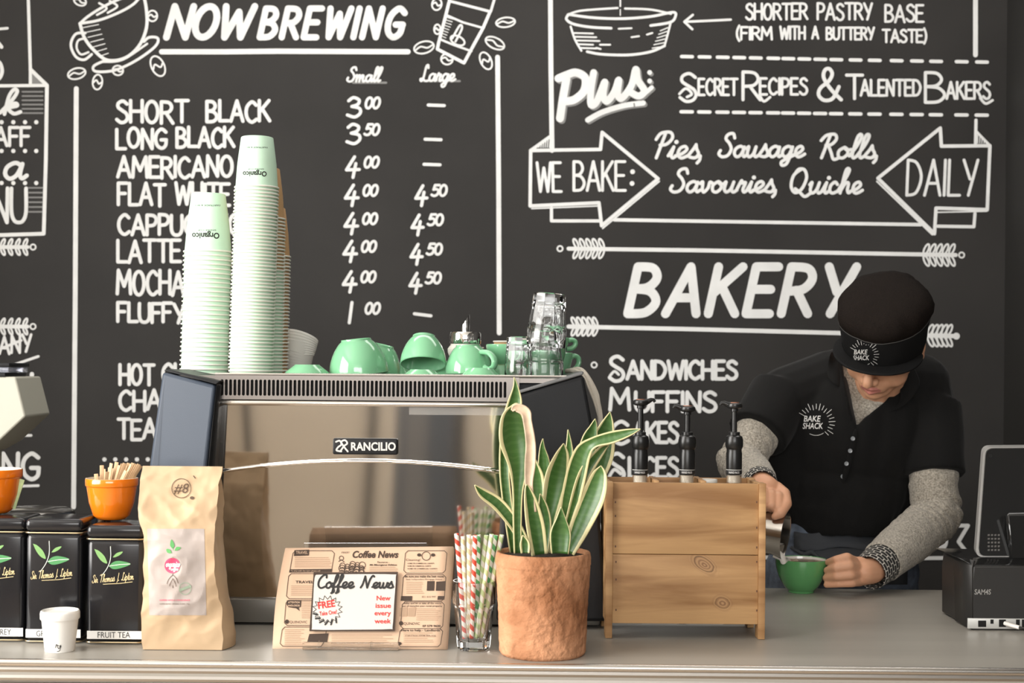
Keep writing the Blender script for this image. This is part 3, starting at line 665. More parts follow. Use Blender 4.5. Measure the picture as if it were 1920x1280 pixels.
stack(470, 2.56, 55, mm(6.47, 2.56), 0.008, lambda i: (med, 'mint paper cup upside down'), '', 'the tallest cup stack on the coffee machine', 'cups in the tall mint stack', organico)
stack(490, 2.645, 46, mm(6.46, 2.645), 0.001, lambda i: (medk, 'brown kraft cup upside down') if i < 16 else (med2, 'mint paper cup upside down'), '', 'the stack just behind the tallest', 'cups in the mixed stack')
stack(500, 2.735, 35, mm(6.46, 2.735), 0.003, lambda i: (medk, 'brown kraft cup upside down'), '', 'the all brown stack behind the others', 'cups in the brown stack')
rdm = Ink(lambda x, y: P(x, y, 2.6), 1e-6)
# ---------------------------------------------------------------- frosted lids, tilted in a nest
m_frost = mat('frosted plastic', (0.90, 0.88, 0.83), 0.45, trans=0.12, ior=1.2)
lid = MB(); lid.lathe([(0.034, 0), (0.0345, 0.004), (0.0325, 0.006), (0.026, 0.040), (0.024, 0.042), (0.0005, 0.042)], n=36, cap0=False, cap1=False); lidm = lid.mesh('frosted_cup', m_frost, 50)
lp = P(560, 690, 2.80); lp.z = TR
for i in range(9):
    o = bpy.data.objects.new('frosted_cup', lidm); C.objects.link(o); q = 8 - i
    o.rotation_euler = (PI - 0.03 - 0.033 * q, 0.28 * q / 8, 0); o.location = lp + V((-0.004 + 0.0012 * q, 0.0, 0.043 + 0.0042 * q))
    tag(o, f'frosted plastic cup, {ordn(i)} of the leaning nest beside the cup stacks', 'plastic cup', 'frosted plastic cups nested beside the paper cups')

# ---------------------------------------------------------------- green crockery
m_green = mat('green glazed ceramic', (0.195, 0.47, 0.265), 0.12, spec=0.6, coat=0.5)
m_green_d = mat('deep green glaze', (0.10, 0.32, 0.11), 0.12, spec=0.6, coat=0.5)
m_glaze = mat('white glaze', (0.78, 0.75, 0.70), 0.15, coat=0.4)
def ceramic_cup(name, label, r, h, m, loc, M, group=None, inner=None, handle=True):
    """upright cup at the origin, then M"""
    t = thing(name, label, 'cup', loc, group); T = Matrix.Translation(loc) @ M; q = []
    for i in range(13):
        a = i / 12; q.append((r * (0.52 + 0.48 * math.sin(a * PI / 2) ** 0.9), h * (0.06 + 0.94 * a ** 1.15)))
    b = MB(); b.lathe([(r * 0.44, h * 0.02), (r * 0.46, 0), (r * 0.5, 0), (r * 0.51, h * 0.05)] + q + [(r - 0.0012, h + 0.0012), (r - 0.0024, h)], n=48, M=T, cap0=True, cap1=False); b.obj('cup_body', m, t, sharp=40)
    b = MB(); b.lathe([(r - 0.0024, h), (r * 0.93 - 0.002, h * 0.75), (r * 0.8, h * 0.4), (r * 0.5, h * 0.12), (0.0005, h * 0.10)], n=48, M=T, cap0=False, cap1=False); b.obj('lining', inner or m, t, sharp=None)
    if handle:
        hp = [V((r * 0.93, 0, h * 0.82)), V((r * 1.2, 0, h * 0.90)), V((r * 1.48, 0, h * 0.80)), V((r * 1.5, 0, h * 0.55)), V((r * 1.22, 0, h * 0.33)), V((r * 0.8, 0, h * 0.28))]
        hp = [V((x, 0, z)) for x, z in cat([(p.x, p.z) for p in hp], 5)]
        b = MB(); b.tube([T @ p for p in hp], 0.0048, 12, up=(T.to_3x3() @ V((0, 1, 0))), flat=1.4); b.obj('handle', m, t)
    return t
GRP = None
def dish(px, Y, wb, wt, hgt, label):
    b = MB(); p = P(px, 700, Y); p.z = TR; s = Y / F; R = wb * s / 2; T = wt * s / 2; H = hgt * s + 0.004
    b.lathe([(R, 0), (R + 0.001, 0.002), (R * 0.96, H * 0.35), (T * 1.06, H * 0.93), (T, H), (T * 0.86, H), (T * 0.82, H - 0.002), (0.0005, H - 0.002)], p, 44, cap1=False)
    return single('green_dish', b, m_green, p, label, 'dish', 'upturned green dishes on the coffee machine', sharp=35)
dish(576, 2.52, 84, 46, 17, 'small upturned green dish at the foot of the kraft cup stack')
dish(740, 2.62, 60, 34, 22, 'upturned green dish half hidden behind the biggest leaning cups')
dish(791, 2.475, 70, 44, 10, 'low upturned green dish under the lifted rim of a tipped cup')
dish(838, 2.60, 54, 34, 26, 'upturned green dish between the tipped cup and sugar dispenser')
dish(902, 2.475, 72, 44, 14, 'low upturned green dish in front of the cup handle')
dish(946, 2.58, 56, 38, 19, 'upturned green dish with an upright cup standing on it')
def inv(px, Y, tilt_x, tilt_y, rz, lift=0.0):
    p = P(px, 700, Y); p.z = TR + lift
    return p, Matrix.Rotation(tilt_y, 4, 'Y') @ Matrix.Rotation(tilt_x, 4, 'X') @ Matrix.Rotation(rz, 4, 'Z') @ Matrix.Translation((0, 0, 0.064)) @ Matrix.Rotation(PI, 4, 'X')
p, M = inv(700, 2.60, 0.05, 0.22, 2.0, -0.004); ceramic_cup('cup', 'back one of two large upturned green cups leaning together', 0.048, 0.058, m_green, p, M, handle=False)
p, M = inv(674, 2.545, 0.05, -0.10, 2.2, 0.003); M = Matrix.Rotation(0.0, 4, 'Y') @ M; ceramic_cup('cup', 'front one of two large upturned green cups leaning together', 0.053, 0.062, m_green, p, M, handle=False)
p, M = inv(793, 2.53, -0.34, 0.0, 2.4, 0.012); ceramic_cup('cup', 'green cup tipped so its pale rim arches over a low dish', 0.041, 0.052, m_green, p, M, handle=False)
p, M = inv(880, 2.535, 0.0, -0.05, -0.75, -0.010); p.z += 0.004; ceramic_cup('cup', 'upturned green cup with stubby handle below the sugar dispenser', 0.042, 0.050, m_green, p, M)
p = P(946, 700, 2.58); p.z = TR + mm(19, 2.58) + 0.0045; ceramic_cup('cup', 'upright green cup standing on an upturned dish beside the glasses', 0.034, 0.036, m_green, p, Matrix.Rotation(-0.9, 4, 'Z'))
p = P(1020, 700, 2.60); p.z = TR + 0.001; ceramic_cup('cup', 'green cup seen through the drinking glasses', 0.040, 0.056, m_green, p, Matrix.Rotation(2.6, 4, 'Z'))
p, M = inv(1046, 2.70, 0, 0, 0.1, 0.0); p.z -= 0.0; ceramic_cup('cup', 'lower of two green cups whose handles stick out behind the glasses', 0.028, 0.045, m_green, p, Matrix.Rotation(0.35, 4, 'Z') @ Matrix.Translation((0, 0, 0.001)))
p = P(1042, 700, 2.70); p.z = TR + 0.0465; ceramic_cup('cup', 'upper of two green cups whose handles stick out behind the glasses', 0.025, 0.028, m_green, p, Matrix.Rotation(0.2, 4, 'Z'))
# sugar dispenser
m_glass = mat('clear glass', (0.97, 0.98, 0.98), 0.02, trans=1.0, ior=1.45)
p = P(872, 700, 2.64); p.z = TR; s = 2.64 / F
sg = thing('sugar_dispenser', 'glass sugar dispenser with chrome spout behind the green cups', 'sugar dispenser', p)
MB().lathe([(24 * s, 0), (25 * s, 0.002), (23 * s, 0.018), (33 * s, 0.045), (33.5 * s, 0.052), (28 * s, 0.059), (28 * s, 0.061)], p, 40).obj('glass_jar', mat('sugar filled glass', (0.66, 0.64, 0.58), 0.12, coat=0.6, var=0.08, scale=120), sg, label='jar full of pale sugar')
MB().lathe([(29 * s, 0.0613), (29.5 * s, 0.063), (29.5 * s, 0.080), (28 * s, 0.083), (8 * s, 0.085), (0.0005, 0.085)], p, 40, cap1=False).obj('lid', m_chrome, sg)
sp = MB(); r = 7.5 * s; sp.loft([[p + V((r * math.cos(a), r * math.sin(a), z + (0.012 * math.cos(a) if k_ else 0))) for a in [2 * PI * i / 20 for i in range(20)]] for k_, z in ((0, 0.0835), (1, 0.104))]); sp.obj('spout', m_chrome, sg)
# kraft takeaway cups standing behind
kc = MB(); kr = mm(23, 2.74); kc.lathe([(kr * 0.72, 0), (kr * 0.74, 0.001), (kr, 0.068)], n=36, cap1=False); kc.lathe([(kr * 0.98, 0.068), (kr * 0.72, 0.004), (0.0005, 0.004)], n=36, cap0=False, cap1=False); kc.cur = 1; kc.lathe([(kr + 0.0016 * math.cos(a), 0.068 + 0.0016 * math.sin(a)) for a in [2 * PI * i / 8 for i in range(9)]], n=36, cap0=False, cap1=False)
kcm = kc.mesh('kraft_cup', [m_kraft, m_cream], 50)
for px, lab in ((948, 'brown kraft takeaway cup standing upright behind the green cup'), (884, 'brown kraft cup almost hidden behind the sugar dispenser')):
    o = bpy.data.objects.new('kraft_cup', kcm); C.objects.link(o); p = P(px, 700, 2.75); p.z = TR; o.location = p
    if px == 884: o.scale = (0.95, 0.95, 0.82)
    tag(o, lab, 'paper cup')
# faceted tumblers upside down
def tumbler(r0, r1, h, wall=0.0022, base=0.012, nf=10):
    """upright: foot radius r0, mouth radius r1"""
    def fac(a, z):
        k = max(0, min(1, (0.66 * h - z) / (0.1 * h))); c = PI / nf; aa = (a % (2 * c)) - c
        return 1 - k * (1 - math.cos(c) / math.cos(aa)) * 0.95
    b = MB(); zs = [0, 0.0015, 0.006, 0.2 * h, 0.4 * h, 0.55 * h, 0.60 * h, 0.64 * h, 0.68 * h, 0.8 * h, 0.97 * h]
    out = [(r0 - (0.0015 if z == 0 else 0) + (r1 - r0) * min(1, z / (0.66 * h)) * (0.8 if z < 0.66 * h else 1) + ((r1 - r0) * 0.0), z) for z in zs]
    b.lathe([(0.0005, 0.001)] + out + [(r1 - wall * 0.3, h), (r1 - wall * 0.7, h), (r1 - wall, 0.97 * h), (r1 - wall * 1.3, 0.66 * h), (r0 + (r1 - r0) * 0.5 - wall * 1.3, 0.35 * h), (r0 - wall * 1.6, base + 0.003), (r0 - wall * 2.6, base), (0.0005, base)], n=nf * 8, cap0=False, cap1=False, mod=fac)
    return b
def flipped(px, Y, h, z, tilt):
    p = P(px, 700, Y); p.z = TR + z
    return p, Matrix.Rotation(tilt, 4, 'Y') @ Matrix.Translation((0, 0, h)) @ Matrix.Rotation(PI, 4, 'X')
Yg = 2.475; s = Yg / F
for nm, px, z, tilt, r0, r1, h, lab in (('drinking_glass', 972, 0.0012, 0.0, 22 * s, 26 * s, 76 * s, 'single low glass tumbler upside down on the machine edge'),
                                       ('drinking_glass', 1020, 0.0012, -0.005, 27.5 * s, 37 * s, 88 * s, 'bottom tumbler of the pair stacked upside down'),
                                       ('drinking_glass', 1021, 0.055, 0.075, 30 * s, 38 * s, 102 * s, 'top tumbler tilted over another one, both upside down')):
    p, M = flipped(px, Yg if px < 1000 else Yg + 0.04, h, z, tilt)
    if px == 1021: p.x += 0.001
    b = tumbler(r0, r1, h, base=0.016 if px > 1000 else 0.013); b.xf(Matrix.Translation(p) @ M); single(nm, b, m_glass, p, lab, 'glass', 'tumblers on the coffee machine', sharp=25)
# ================================================================ tea tins and bowls
m_tin = mat('black lacquered tin', (0.012, 0.012, 0.014), 0.16, spec=0.6)
m_gold = mat('gold print', (0.70, 0.56, 0.30), 0.4)
m_label = mat('white paper label', (0.80, 0.79, 0.76), 0.7)
m_leafp = [mat('pale leaf print', (0.20, 0.38, 0.13), 0.5), mat('mid leaf print', (0.07, 0.26, 0.09), 0.5), mat('white leaf print', (0.75, 0.80, 0.70), 0.5)]
def tea_tin(x0, x1, ytop, ybot, text, label):
    q = G((x0 + x1) / 2, ybot); Y = q.y; s = Y / F; wd = (x1 - x0) * s; H = P(x0, ytop, Y).z - CT; D = wd * 0.98
    X0 = P(x0, 1100, Y).x; c = V((X0 + wd / 2, Y + D / 2, CT))
    t = thing('tea_tin', label, 'tin', c, 'black tea tins in a row')
    yl = P(x0, ytop + 26, Y).z
    MB().box(X0, X0 + wd, Y, Y + D, CT + 0.003, yl - 0.001, 0.009, seg=4).obj('tin_body', m_tin, t)
    MB().box(X0 - 0.0012, X0 + wd + 0.0012, Y - 0.0012, Y + D + 0.0012, yl + 0.001, CT + H, 0.008, seg=4).obj('lid', m_tin, t)
    for z, e in ((yl, 0.0018), (CT + 0.0035, 0.001)):
        rr = 0.009; pts = []
        for cx, cy, a0 in ((X0 + wd - rr, Y + D - rr, 0), (X0 + rr, Y + D - rr, PI / 2), (X0 + rr, Y + rr, PI), (X0 + wd - rr, Y + rr, 1.5 * PI)):
            pts += [V((cx + (rr + e) * math.cos(a0 + i * PI / 12), cy + (rr + e) * math.sin(a0 + i * PI / 12), z)) for i in range(7)]
        b = MB(); b.tube(pts + pts[:2], 0.0012, 6)
        b.obj('rolled_seam', mat('gold metal seam', (0.62, 0.50, 0.32), 0.3, metal=1.0), t, label='gold rolled seam')
    fn = lambda x, y: P(x, y, Y - 0.0004); fn2 = lambda x, y: P(x, y, Y - 0.0007)
    w_ = x1 - x0; u = lambda f: x0 + w_ * f; hh = ybot - ytop; vv = lambda f: ytop + hh * f
    k = Ink(fn, 5e-7); k.poly([(u(0.0) + 1, vv(0.884)), (u(1) - 1, vv(0.888)), (u(1) - 1, vv(0.956)), (u(0) + 1, vv(0.952))])
    lb = k.obj('paper_label', m_label, t, label='white name strip')
    k = Ink(fn2, 5e-7); k.type(text, u(0.2), u(0.78), vv(0.943), 11.5); k.obj('label_lettering', m_black_ink, lb)
    # sprig of tea leaves
    def leaf(i0, pts):
        k = Ink(fn, 5e-7); k.poly([(u(a), vv(b_)) for a, b_ in cat(pts, 5)[:-1]]); return k
    k = leaf(0, [(0.14, 0.20), (0.22, 0.215), (0.32, 0.26), (0.37, 0.32), (0.28, 0.305), (0.20, 0.26), (0.14, 0.20)])
    k.poly([(u(a), vv(b_)) for a, b_ in cat([(0.47, 0.27), (0.54, 0.235), (0.65, 0.222), (0.60, 0.25), (0.52, 0.268), (0.47, 0.27)], 5)[:-1]]); k.obj('leaf_print', m_leafp[0], t)
    k = leaf(1, [(0.40, 0.345), (0.48, 0.31), (0.60, 0.30), (0.79, 0.325), (0.62, 0.36), (0.48, 0.368), (0.40, 0.345)])
    k.poly([(u(a), vv(b_)) for a, b_ in ((0.15, 0.205), (0.26, 0.262), (0.36, 0.318), (0.27, 0.27))]); k.obj('leaf_print', m_leafp[1], t)
    k = Ink(fn2, 5e-7); k.line([(u(0.27), vv(0.425)), (u(0.37), vv(0.36)), (u(0.43), vv(0.28)), (u(0.43), vv(0.18))], 1.1, True); k.line([(u(0.41), vv(0.343)), (u(0.6), vv(0.33)), (u(0.78), vv(0.326))], 1.0); k.obj('stem_print', m_leafp[2], t)
    k = Ink(fn2, 5e-7); k.pen('Sir Thomas J. Lipton', u(0.10), u(0.84), vv(0.485), 15, 0.95, SC, 0.1, rise=-0.09); k.line([(u(0.30), vv(0.495)), (u(0.6), vv(0.488)), (u(0.82), vv(0.475))], 1.0); k.obj('signature_print', m_gold, t)
    return t
tea_tin(-62, 44, 970, 1203, 'EARL GREY', 'black tea tin with leaf sprig, labelled EARL GREY, cut by the frame edge')
tea_tin(47, 152, 972, 1206, 'GREEN TEA', 'black tea tin with leaf sprig, behind the small white paper cup')
tea_tin(162, 267, 984, 1208, 'FRUIT TEA', 'black tea tin with leaf sprig, labelled FRUIT TEA, next to the coffee bag')
m_orange = mat('orange glaze', (0.80, 0.19, 0.008), 0.14, coat=0.5, spec=0.6)
m_ivory = mat('ivory glaze', (0.82, 0.72, 0.55), 0.25, coat=0.3)
def bowl(px, Y, zb, R, H, label):
    c = P(px, 900, Y); c.z = zb; t = thing('bowl', label, 'bowl', c, 'orange bowls on the tea tins')
    prof = [(R * 0.50, 0), (R * 0.56, 0.001), (R * 0.70, H * 0.10), (R * 0.86, H * 0.42), (R * 0.945, H * 0.77), (R * 0.95, H * 0.80), (R * 0.985, H * 0.815), (R, H * 0.84), (R, H * 0.985), (R * 0.985, H)]
    MB().lathe(prof, c, 56, cap1=False).obj('bowl_body', m_orange, t, sharp=45)
    MB().lathe([(R * 0.985, H), (R * 0.95, H * 1.003), (R * 0.93, H * 0.95), (R * 0.80, H * 0.4), (R * 0.5, H * 0.1), (0.0005, H * 0.09)], c, 56, cap0=False, cap1=False).obj('lining', m_ivory, t, label='ivory inside')
    return c
Yb = 2.315; zt3 = P(214, 984, G(214, 1208).y).z
cb = bowl(210, Yb, zt3 + 0.001, mm(48.5, Yb), mm(77, Yb), 'orange bowl of wooden stirrers on the fruit tea tin')
zt1 = P(-10, 970, G(-10, 1203).y).z
cb2 = bowl(-12, Yb, zt1 + 0.001, mm(52, Yb), mm(82, Yb), 'orange bowl of green sachets, cut by the frame edge')
m_stick = mat('birch wood stirrer', (0.60, 0.40, 0.23), 0.7, var=0.14, scale=30, stretch=(6, 6, 0.6))
rs = random.Random(3)
st = MB(); st.box(-0.0033, 0.0033, -0.0008, 0.0008, 0, 0.105, 0.0007); stm = st.mesh('stirrer', m_stick)
tops = [(180, 888), (191, 872), (196, 879), (201, 884), (209, 868), (214, 878), (219, 866), (224, 872), (230, 869), (234, 868), (238, 872), (242, 868), (246, 870), (250, 868), (254, 869), (257, 871), (261, 870), (264, 873), (226, 880), (236, 882), (247, 879), (206, 876)]
for i, (tx, ty) in enumerate(tops):
    Yi = Yb + rs.uniform(-0.02, 0.025); T = P(tx, ty, Yi); Bm = V((cb.x + (tx - 222) * 0.00030 - 0.006, cb.y + (Yi - Yb) * 0.5, cb.z + mm(77, Yb) * 0.35))
    d_ = (T - Bm).normalized(); o = bpy.data.objects.new('wooden_stirrer', stm); C.objects.link(o)
    xa_ = V((0, 1, 0)).cross(d_).normalized(); ya_ = d_.cross(xa_); R3 = Matrix((xa_, ya_, d_)).transposed().to_4x4()
    o.matrix_world = Matrix.Translation(T - d_ * 0.105) @ R3 @ Matrix.Rotation(rs.uniform(-0.9, 0.9), 4, 'Z')
    tag(o, 'flat wooden coffee stirrer in the orange bowl beside the coffee bag', 'stirrer', 'wooden stirrers in the orange bowl')
sa_ = MB(); sa_.box(-0.014, 0.014, -0.001, 0.001, 0, 0.05, 0.0008); sam = sa_.mesh('sachet', mat('pale green paper', (0.52, 0.66, 0.34), 0.7, var=0.25, scale=60))
for tx, ty, rr, lab in ((18, 890, 0.5, 'pale green paper sachet leaning highest in the orange bowl'), (31, 895, 0.3, 'pale green paper sachet nearest the rim of the orange bowl'), (6, 898, 0.1, 'pale green paper sachet at the back of the orange bowl')):
    T = P(tx, ty, Yb); o = bpy.data.objects.new('sachet', sam); C.objects.link(o); o.matrix_world = Matrix.Translation(T) @ Matrix.Rotation(rr, 4, 'Y') @ Matrix.Translation((0, 0, -0.05)); tag(o, lab, 'sachet')
# round black canisters standing behind the tins
for px, Y, ytop, R, lab in ((62, 2.56, 952, 0.073, 'wide round black canister with metal lid band behind the tea tins'), (168, 2.62, 966, 0.030, 'narrow round black canister peeping out behind the stirrer bowl')):
    c = P(px, ytop, Y); H = c.z - CT; c.z = CT; t = thing('canister', lab, 'canister', c)
    MB().lathe([(R * 0.94, 0), (R * 0.96, 0.003), (R * 0.96, H - 0.022)], c, 48).obj('body', m_tin, t)
    MB().lathe([(R, H - 0.0215), (R, H - 0.010), (R * 0.97, H - 0.005), (R * 0.95, H - 0.006), (R * 0.85, H - 0.001), (R * 0.3, H + 0.002), (0.0005, H + 0.002)], c, 48).obj('lid', mat('smoky metal lid', (0.18, 0.17, 0.16), 0.18, metal=0.9), t)
# beige grinder cut by the frame
m_beige = mat('beige painted metal', (0.46, 0.45, 0.38), 0.45)
Yg2 = 3.0; g0 = P(-40, 900, Yg2)
gt = thing('coffee_grinder', 'beige angular grinder head with clear hopper, cut by the frame edge', 'grinder', (g0.x, Yg2 + 0.06, CT))
gp = lambda l: [P(x, y, Yg2) for x, y in l]
b = MB(); b.prism(gp([(-150, 705), (29, 706), (48, 780), (-8, 832), (-40, 850), (-150, 850)]), V((0, 0.16, 0))); o = b.obj('housing', m_beige, gt, sharp=25)
md = o.modifiers.new('b', 'BEVEL'); md.width = 0.004; md.segments = 3
b = MB(); b.box(P(-140, 900, Yg2).x, P(-45, 900, Yg2).x, Yg2 + 0.02, Yg2 + 0.15, 0.0, P(0, 851, Yg2).z); b.obj('stand', m_beige, gt)
MB().box(P(-120, 0, Yg2).x, P(16, 0, Yg2).x, Yg2 - 0.002, Yg2 + 0.13, P(0, 706, Yg2).z, P(0, 699, Yg2).z, 0.001).obj('hopper_collar', m_black, gt)
MB().box(P(-118, 0, Yg2).x, P(22, 0, Yg2).x, Yg2 + 0.0, Yg2 + 0.12, P(0, 698.5, Yg2).z, P(0, 688, Yg2).z, 0.002).obj('hopper', mat('smoky clear plastic', (0.55, 0.58, 0.68), 0.1, trans=0.7), gt)
MB().box(P(-120, 0, Yg2).x, P(24, 0, Yg2).x, Yg2 - 0.002, Yg2 + 0.125, P(0, 687.5, Yg2).z, P(0, 680, Yg2).z, 0.002).obj('hopper_lid', m_black, gt)

# ================================================================ coffee bag
m_bag = mat('kraft coffee bag', (0.52, 0.37, 0.23), 0.62, var=0.07, scale=9, spec=0.35, bump=0.12, bscale=35)
Yc = 2.215; c0 = G(352, 1219); Yc = c0.y
bag = MB(); NR = 130; NQ = 44; rings = []
for i in range(NR + 1):
    t = i / NR; y = 1221 - t * (1221 - 874)
    def lerp(tab):
        for (a, va), (b_, vb_) in zip(tab, tab[1:]):
            if t <= b_: return va + (vb_ - va) * (t - a) / (b_ - a)
        return tab[-1][1]
    lx = lerp([(0, 268), (0.04, 266), (0.3, 270), (0.62, 270), (0.72, 262), (0.85, 262), (1, 268)])
    rx = lerp([(0, 416), (0.06, 418), (0.3, 408), (0.55, 402), (0.7, 404), (0.9, 411), (1, 416)])
    dep = lerp([(0, 0.084), (0.3, 0.084), (0.6, 0.072), (0.8, 0.050), (0.93, 0.020), (1, 0.006)])
    yf = Yc + lerp([(0, 0), (0.6, 0.004), (0.8, 0.016), (1, 0.034)])
    z = max(CT + 0.001, P(340, y, Yc + 0.02).z) if i else CT + 0.001
    z = CT + 0.001 + (P(340, 874, Yc + 0.034).z - CT - 0.001) * t
    xl_, xr__ = P(lx, y, yf).x, P(rx, y, yf).x; gus = 0.012 * min(1, max(0, (t - 0.12) * 1.6)) * (1.0 if t < 0.9 else 0.5)
    pts = []
    for q in range(NQ + 1): pts.append(V((xl_ + (xr__ - xl_) * q / NQ, yf, z)))
    for q in range(1, 14): f_ = q / 14; pts.append(V((xr__ - gus * (1 - abs(2 * f_ - 1)) + 0.012 * (1 - t) * math.sin(PI * f_), yf + dep * f_, z)))
    for q in range(NQ + 1): pts.append(V((xr__ + (xl_ - xr__) * q / NQ, yf + dep, z)))
    for q in range(1, 14): f_ = q / 14; pts.append(V((xl_ + gus * (1 - abs(2 * f_ - 1)), yf + dep * (1 - f_), z)))
    ring = []
    for p in pts:
        rot_ = V((p.x * 0.8 + p.z * 0.6, p.y, p.z * 0.8 - p.x * 0.6)); low = 1 + 1.2 * max(0, 0.35 - abs(t - 0.05)) + 0.8 * max(0, 0.2 - abs(t - 0.78)) * 3
        n_ = (abs(noise.noise(rot_ * 17)) * 0.0085 + abs(noise.noise(rot_ * 33 + V((7, 3, 1)))) * 0.0045 + noise.noise(p * 80) * 0.0008 - 0.004) * (0.6 if abs(p.y - yf) > 1e-6 else 0.85) * low
        bulge = -0.010 * math.sin(PI * min(1, t / 0.85)) * math.sin(PI * max(0, min(1, (p.x - xl_) / (xr__ - xl_)))) if abs(p.y - yf) < 1e-6 else 0
        amp = min(1, t * 6); ring.append(p + V((n_ * 0.6, n_, 0)) * amp + V((0, bulge, 0)))
    rings.append(ring)
bag.loft(rings)
bt = thing('coffee_bag', 'tall brown kraft bag of coffee beans marked #8 on the counter', 'bag', c0 + V((0, 0.04, 0)))
bag.obj('bag_body', m_bag, bt, sharp=40)
bv = bag.bvh(); f1, f2, f3 = on_mesh(bv, 0.0004, Yc), on_mesh(bv, 0.0012, Yc), on_mesh(bv, 0.0017, Yc)
k = Ink(f1, 5e-7)
gx, gy = 44, 60
for i in range(gx):
    for j in range(gy):
        q = lambda a, b_: (276 + 107 * a / gx + (4 - 1.5 * b_ / gy) * 0 + 4 * b_ / gy, 991 + 162 * b_ / gy)
        k.step = 0; k.poly([q(i, j), q(i + 1, j), q(i + 1, j + 1), q(i, j + 1)])
lab = k.obj('front_label', mat('pale grey sticker', (0.42, 0.36, 0.33), 0.5), bt, label='pale translucent sticker')
m_brown = mat('brown print', (0.10, 0.06, 0.035), 0.6); m_pink = mat('pink print', (0.70, 0.065, 0.15), 0.5); m_greenp = mat('green print', (0.09, 0.33, 0.09), 0.5); m_greyg = mat('grey green stamp', (0.30, 0.38, 0.28), 0.6)
k = Ink(f2, 5e-7); k.ring(340, 915, 18, 1.2); k.type('#8', 326, 354, 924, 19, slant=0.25); k.disc(360, 933, 4, 3); k.line([(363, 892), (366, 896)], 2); k.obj('number_print', m_brown, bt)
k = Ink(f2, 5e-7); k.spot(323, 1060, 14.5); k.obj('logo_disc', m_pink, lab)
k = Ink(f3, 5e-7); k.pen('organico', 311, 337, 1062, 13, 1.5, SC, 0.1); k.pen('coffee', 320, 334, 1069, 7, 0.9, SC, 0.1); k.obj('logo_lettering', m_white, lab)
k = Ink(f2, 5e-7)
for pts in ([(323, 1028), (319, 1022), (321, 1011), (326, 1018), (327, 1024)], [(322, 1037), (314, 1036), (312, 1029), (319, 1030)], [(327, 1032), (331, 1025), (339, 1026), (334, 1031)]): k.poly(cat(pts + pts[:1], 4)[:-1])
k.line([(324, 1046), (325, 1024)], 0.9); k.obj('sprout_print', m_greenp, lab)
k = Ink(f2, 5e-7)
for pts in ([(324, 1075), (324, 1102)], [(323, 1078), (316, 1086), (313, 1094)], [(325, 1078), (331, 1085), (334, 1093)], [(324, 1084), (319, 1094), (318, 1098)], [(324, 1084), (329, 1094), (330, 1099)]): k.line(pts, 1, True)
k.obj('root_print', m_brown, lab)
k = Ink(f2, 5e-7); k.ring(347, 1103, 11, 1.3); k.line([(338, 1106), (356, 1099)], 5); k.obj('stamp_print', m_greyg, lab)
k = Ink(f2, 5e-7); k.type('COFFEE WITH A CONSCIENCE', 299, 356, 1126, 2.6, bold=0.02); k.obj('slogan_print', m_pink, lab)
k = Ink(f2, 5e-7); k.type('COFFEE BEANS | ORIGINAL BLEND | 1KG', 299, 355, 1133, 2.6); k.obj('contents_print', m_brown, lab)
# small white cup with a pen scribble
p = G(112, 1219); s = p.y / F; R1, R0, H = 36 * s, 27 * s, 76 * s
t = thing('sample_cup', 'small white paper cup with a lid and pen scribble before the tea tins', 'cup', p)
b = MB(); b.lathe([(R0 * 0.98, 0), (R0, 0.0005), (R1 * 0.93, H * 0.80)], p, 40, cap1=False); b.obj('cup_body', mat('white paper', (0.80, 0.78, 0.74), 0.6), t)
b2 = MB(); b2.lathe([(R1 * 0.99, H * 0.79), (R1, H * 0.80), (R1, H * 0.94), (R1 * 0.97, H * 0.985), (R1 * 0.93, H), (R1 * 0.88, H * 0.985), (R1 * 0.86, H * 0.95), (0.0005, H * 0.95)], p, 40, cap0=True, cap1=False); b2.obj('lid', mat('white plastic lid', (0.82, 0.81, 0.78), 0.35), t)
k = Ink(on_mesh(b.bvh(), 0.0005, p.y), 5e-7); k.line([(104, 1214), (106, 1208), (110, 1216), (114, 1209), (112, 1219), (107, 1221)], 1.2, True); k.line([(105, 1208), (115, 1212)], 1.0); k.obj('scribble', m_black_ink, t)

# ================================================================ newspapers in an acrylic stand
m_news = mat('buff newsprint', (0.62, 0.43, 0.30), 0.85, var=0.02, scale=12); m_ink = mat('newspaper ink', (0.055, 0.035, 0.025), 0.8); m_greyink = mat('pale newspaper ink', (0.40, 0.27, 0.18), 0.8)
m_red = mat('red print', (0.62, 0.035, 0.03), 0.6); m_card = mat('white sign card', (0.62, 0.57, 0.52), 0.55)
A = G(513, 1217); A.z = CT + 0.012; Bq = G(840, 1217); Bq.z = CT + 0.012; yb_ = (A.y + Bq.y) / 2
def news_fn(off):
    def fn(x, y):
        t = (1217 - y) / (1217 - 1027); return P(x, y, yb_ + 0.062 * t - off)
    return fn
ns = thing('newspaper_stand', 'clear acrylic stand holding the newspapers and the white sign', 'stand', V(((A.x + Bq.x) / 2, yb_ + 0.05, CT)))
m_acr = mat('clear acrylic', (0.95, 0.96, 0.96), 0.05, trans=1.0, ior=1.3)
corner = [(536, 1027), (851, 1024), (838, 1217), (512, 1216)]
def warp(x0, y0):      # unit square to the sheet's outline in the photograph
    a, b_, c_, d_ = corner; top = (a[0] + (b_[0] - a[0]) * x0, a[1] + (b_[1] - a[1]) * x0); bot = (d_[0] + (c_[0] - d_[0]) * x0, d_[1] + (c_[1] - d_[1]) * x0)
    s_ = 5 * math.sin(PI * y0) * (1 - x0); return top[0] + (bot[0] - top[0]) * y0 - s_, top[1] + (bot[1] - top[1]) * y0
NP = 7
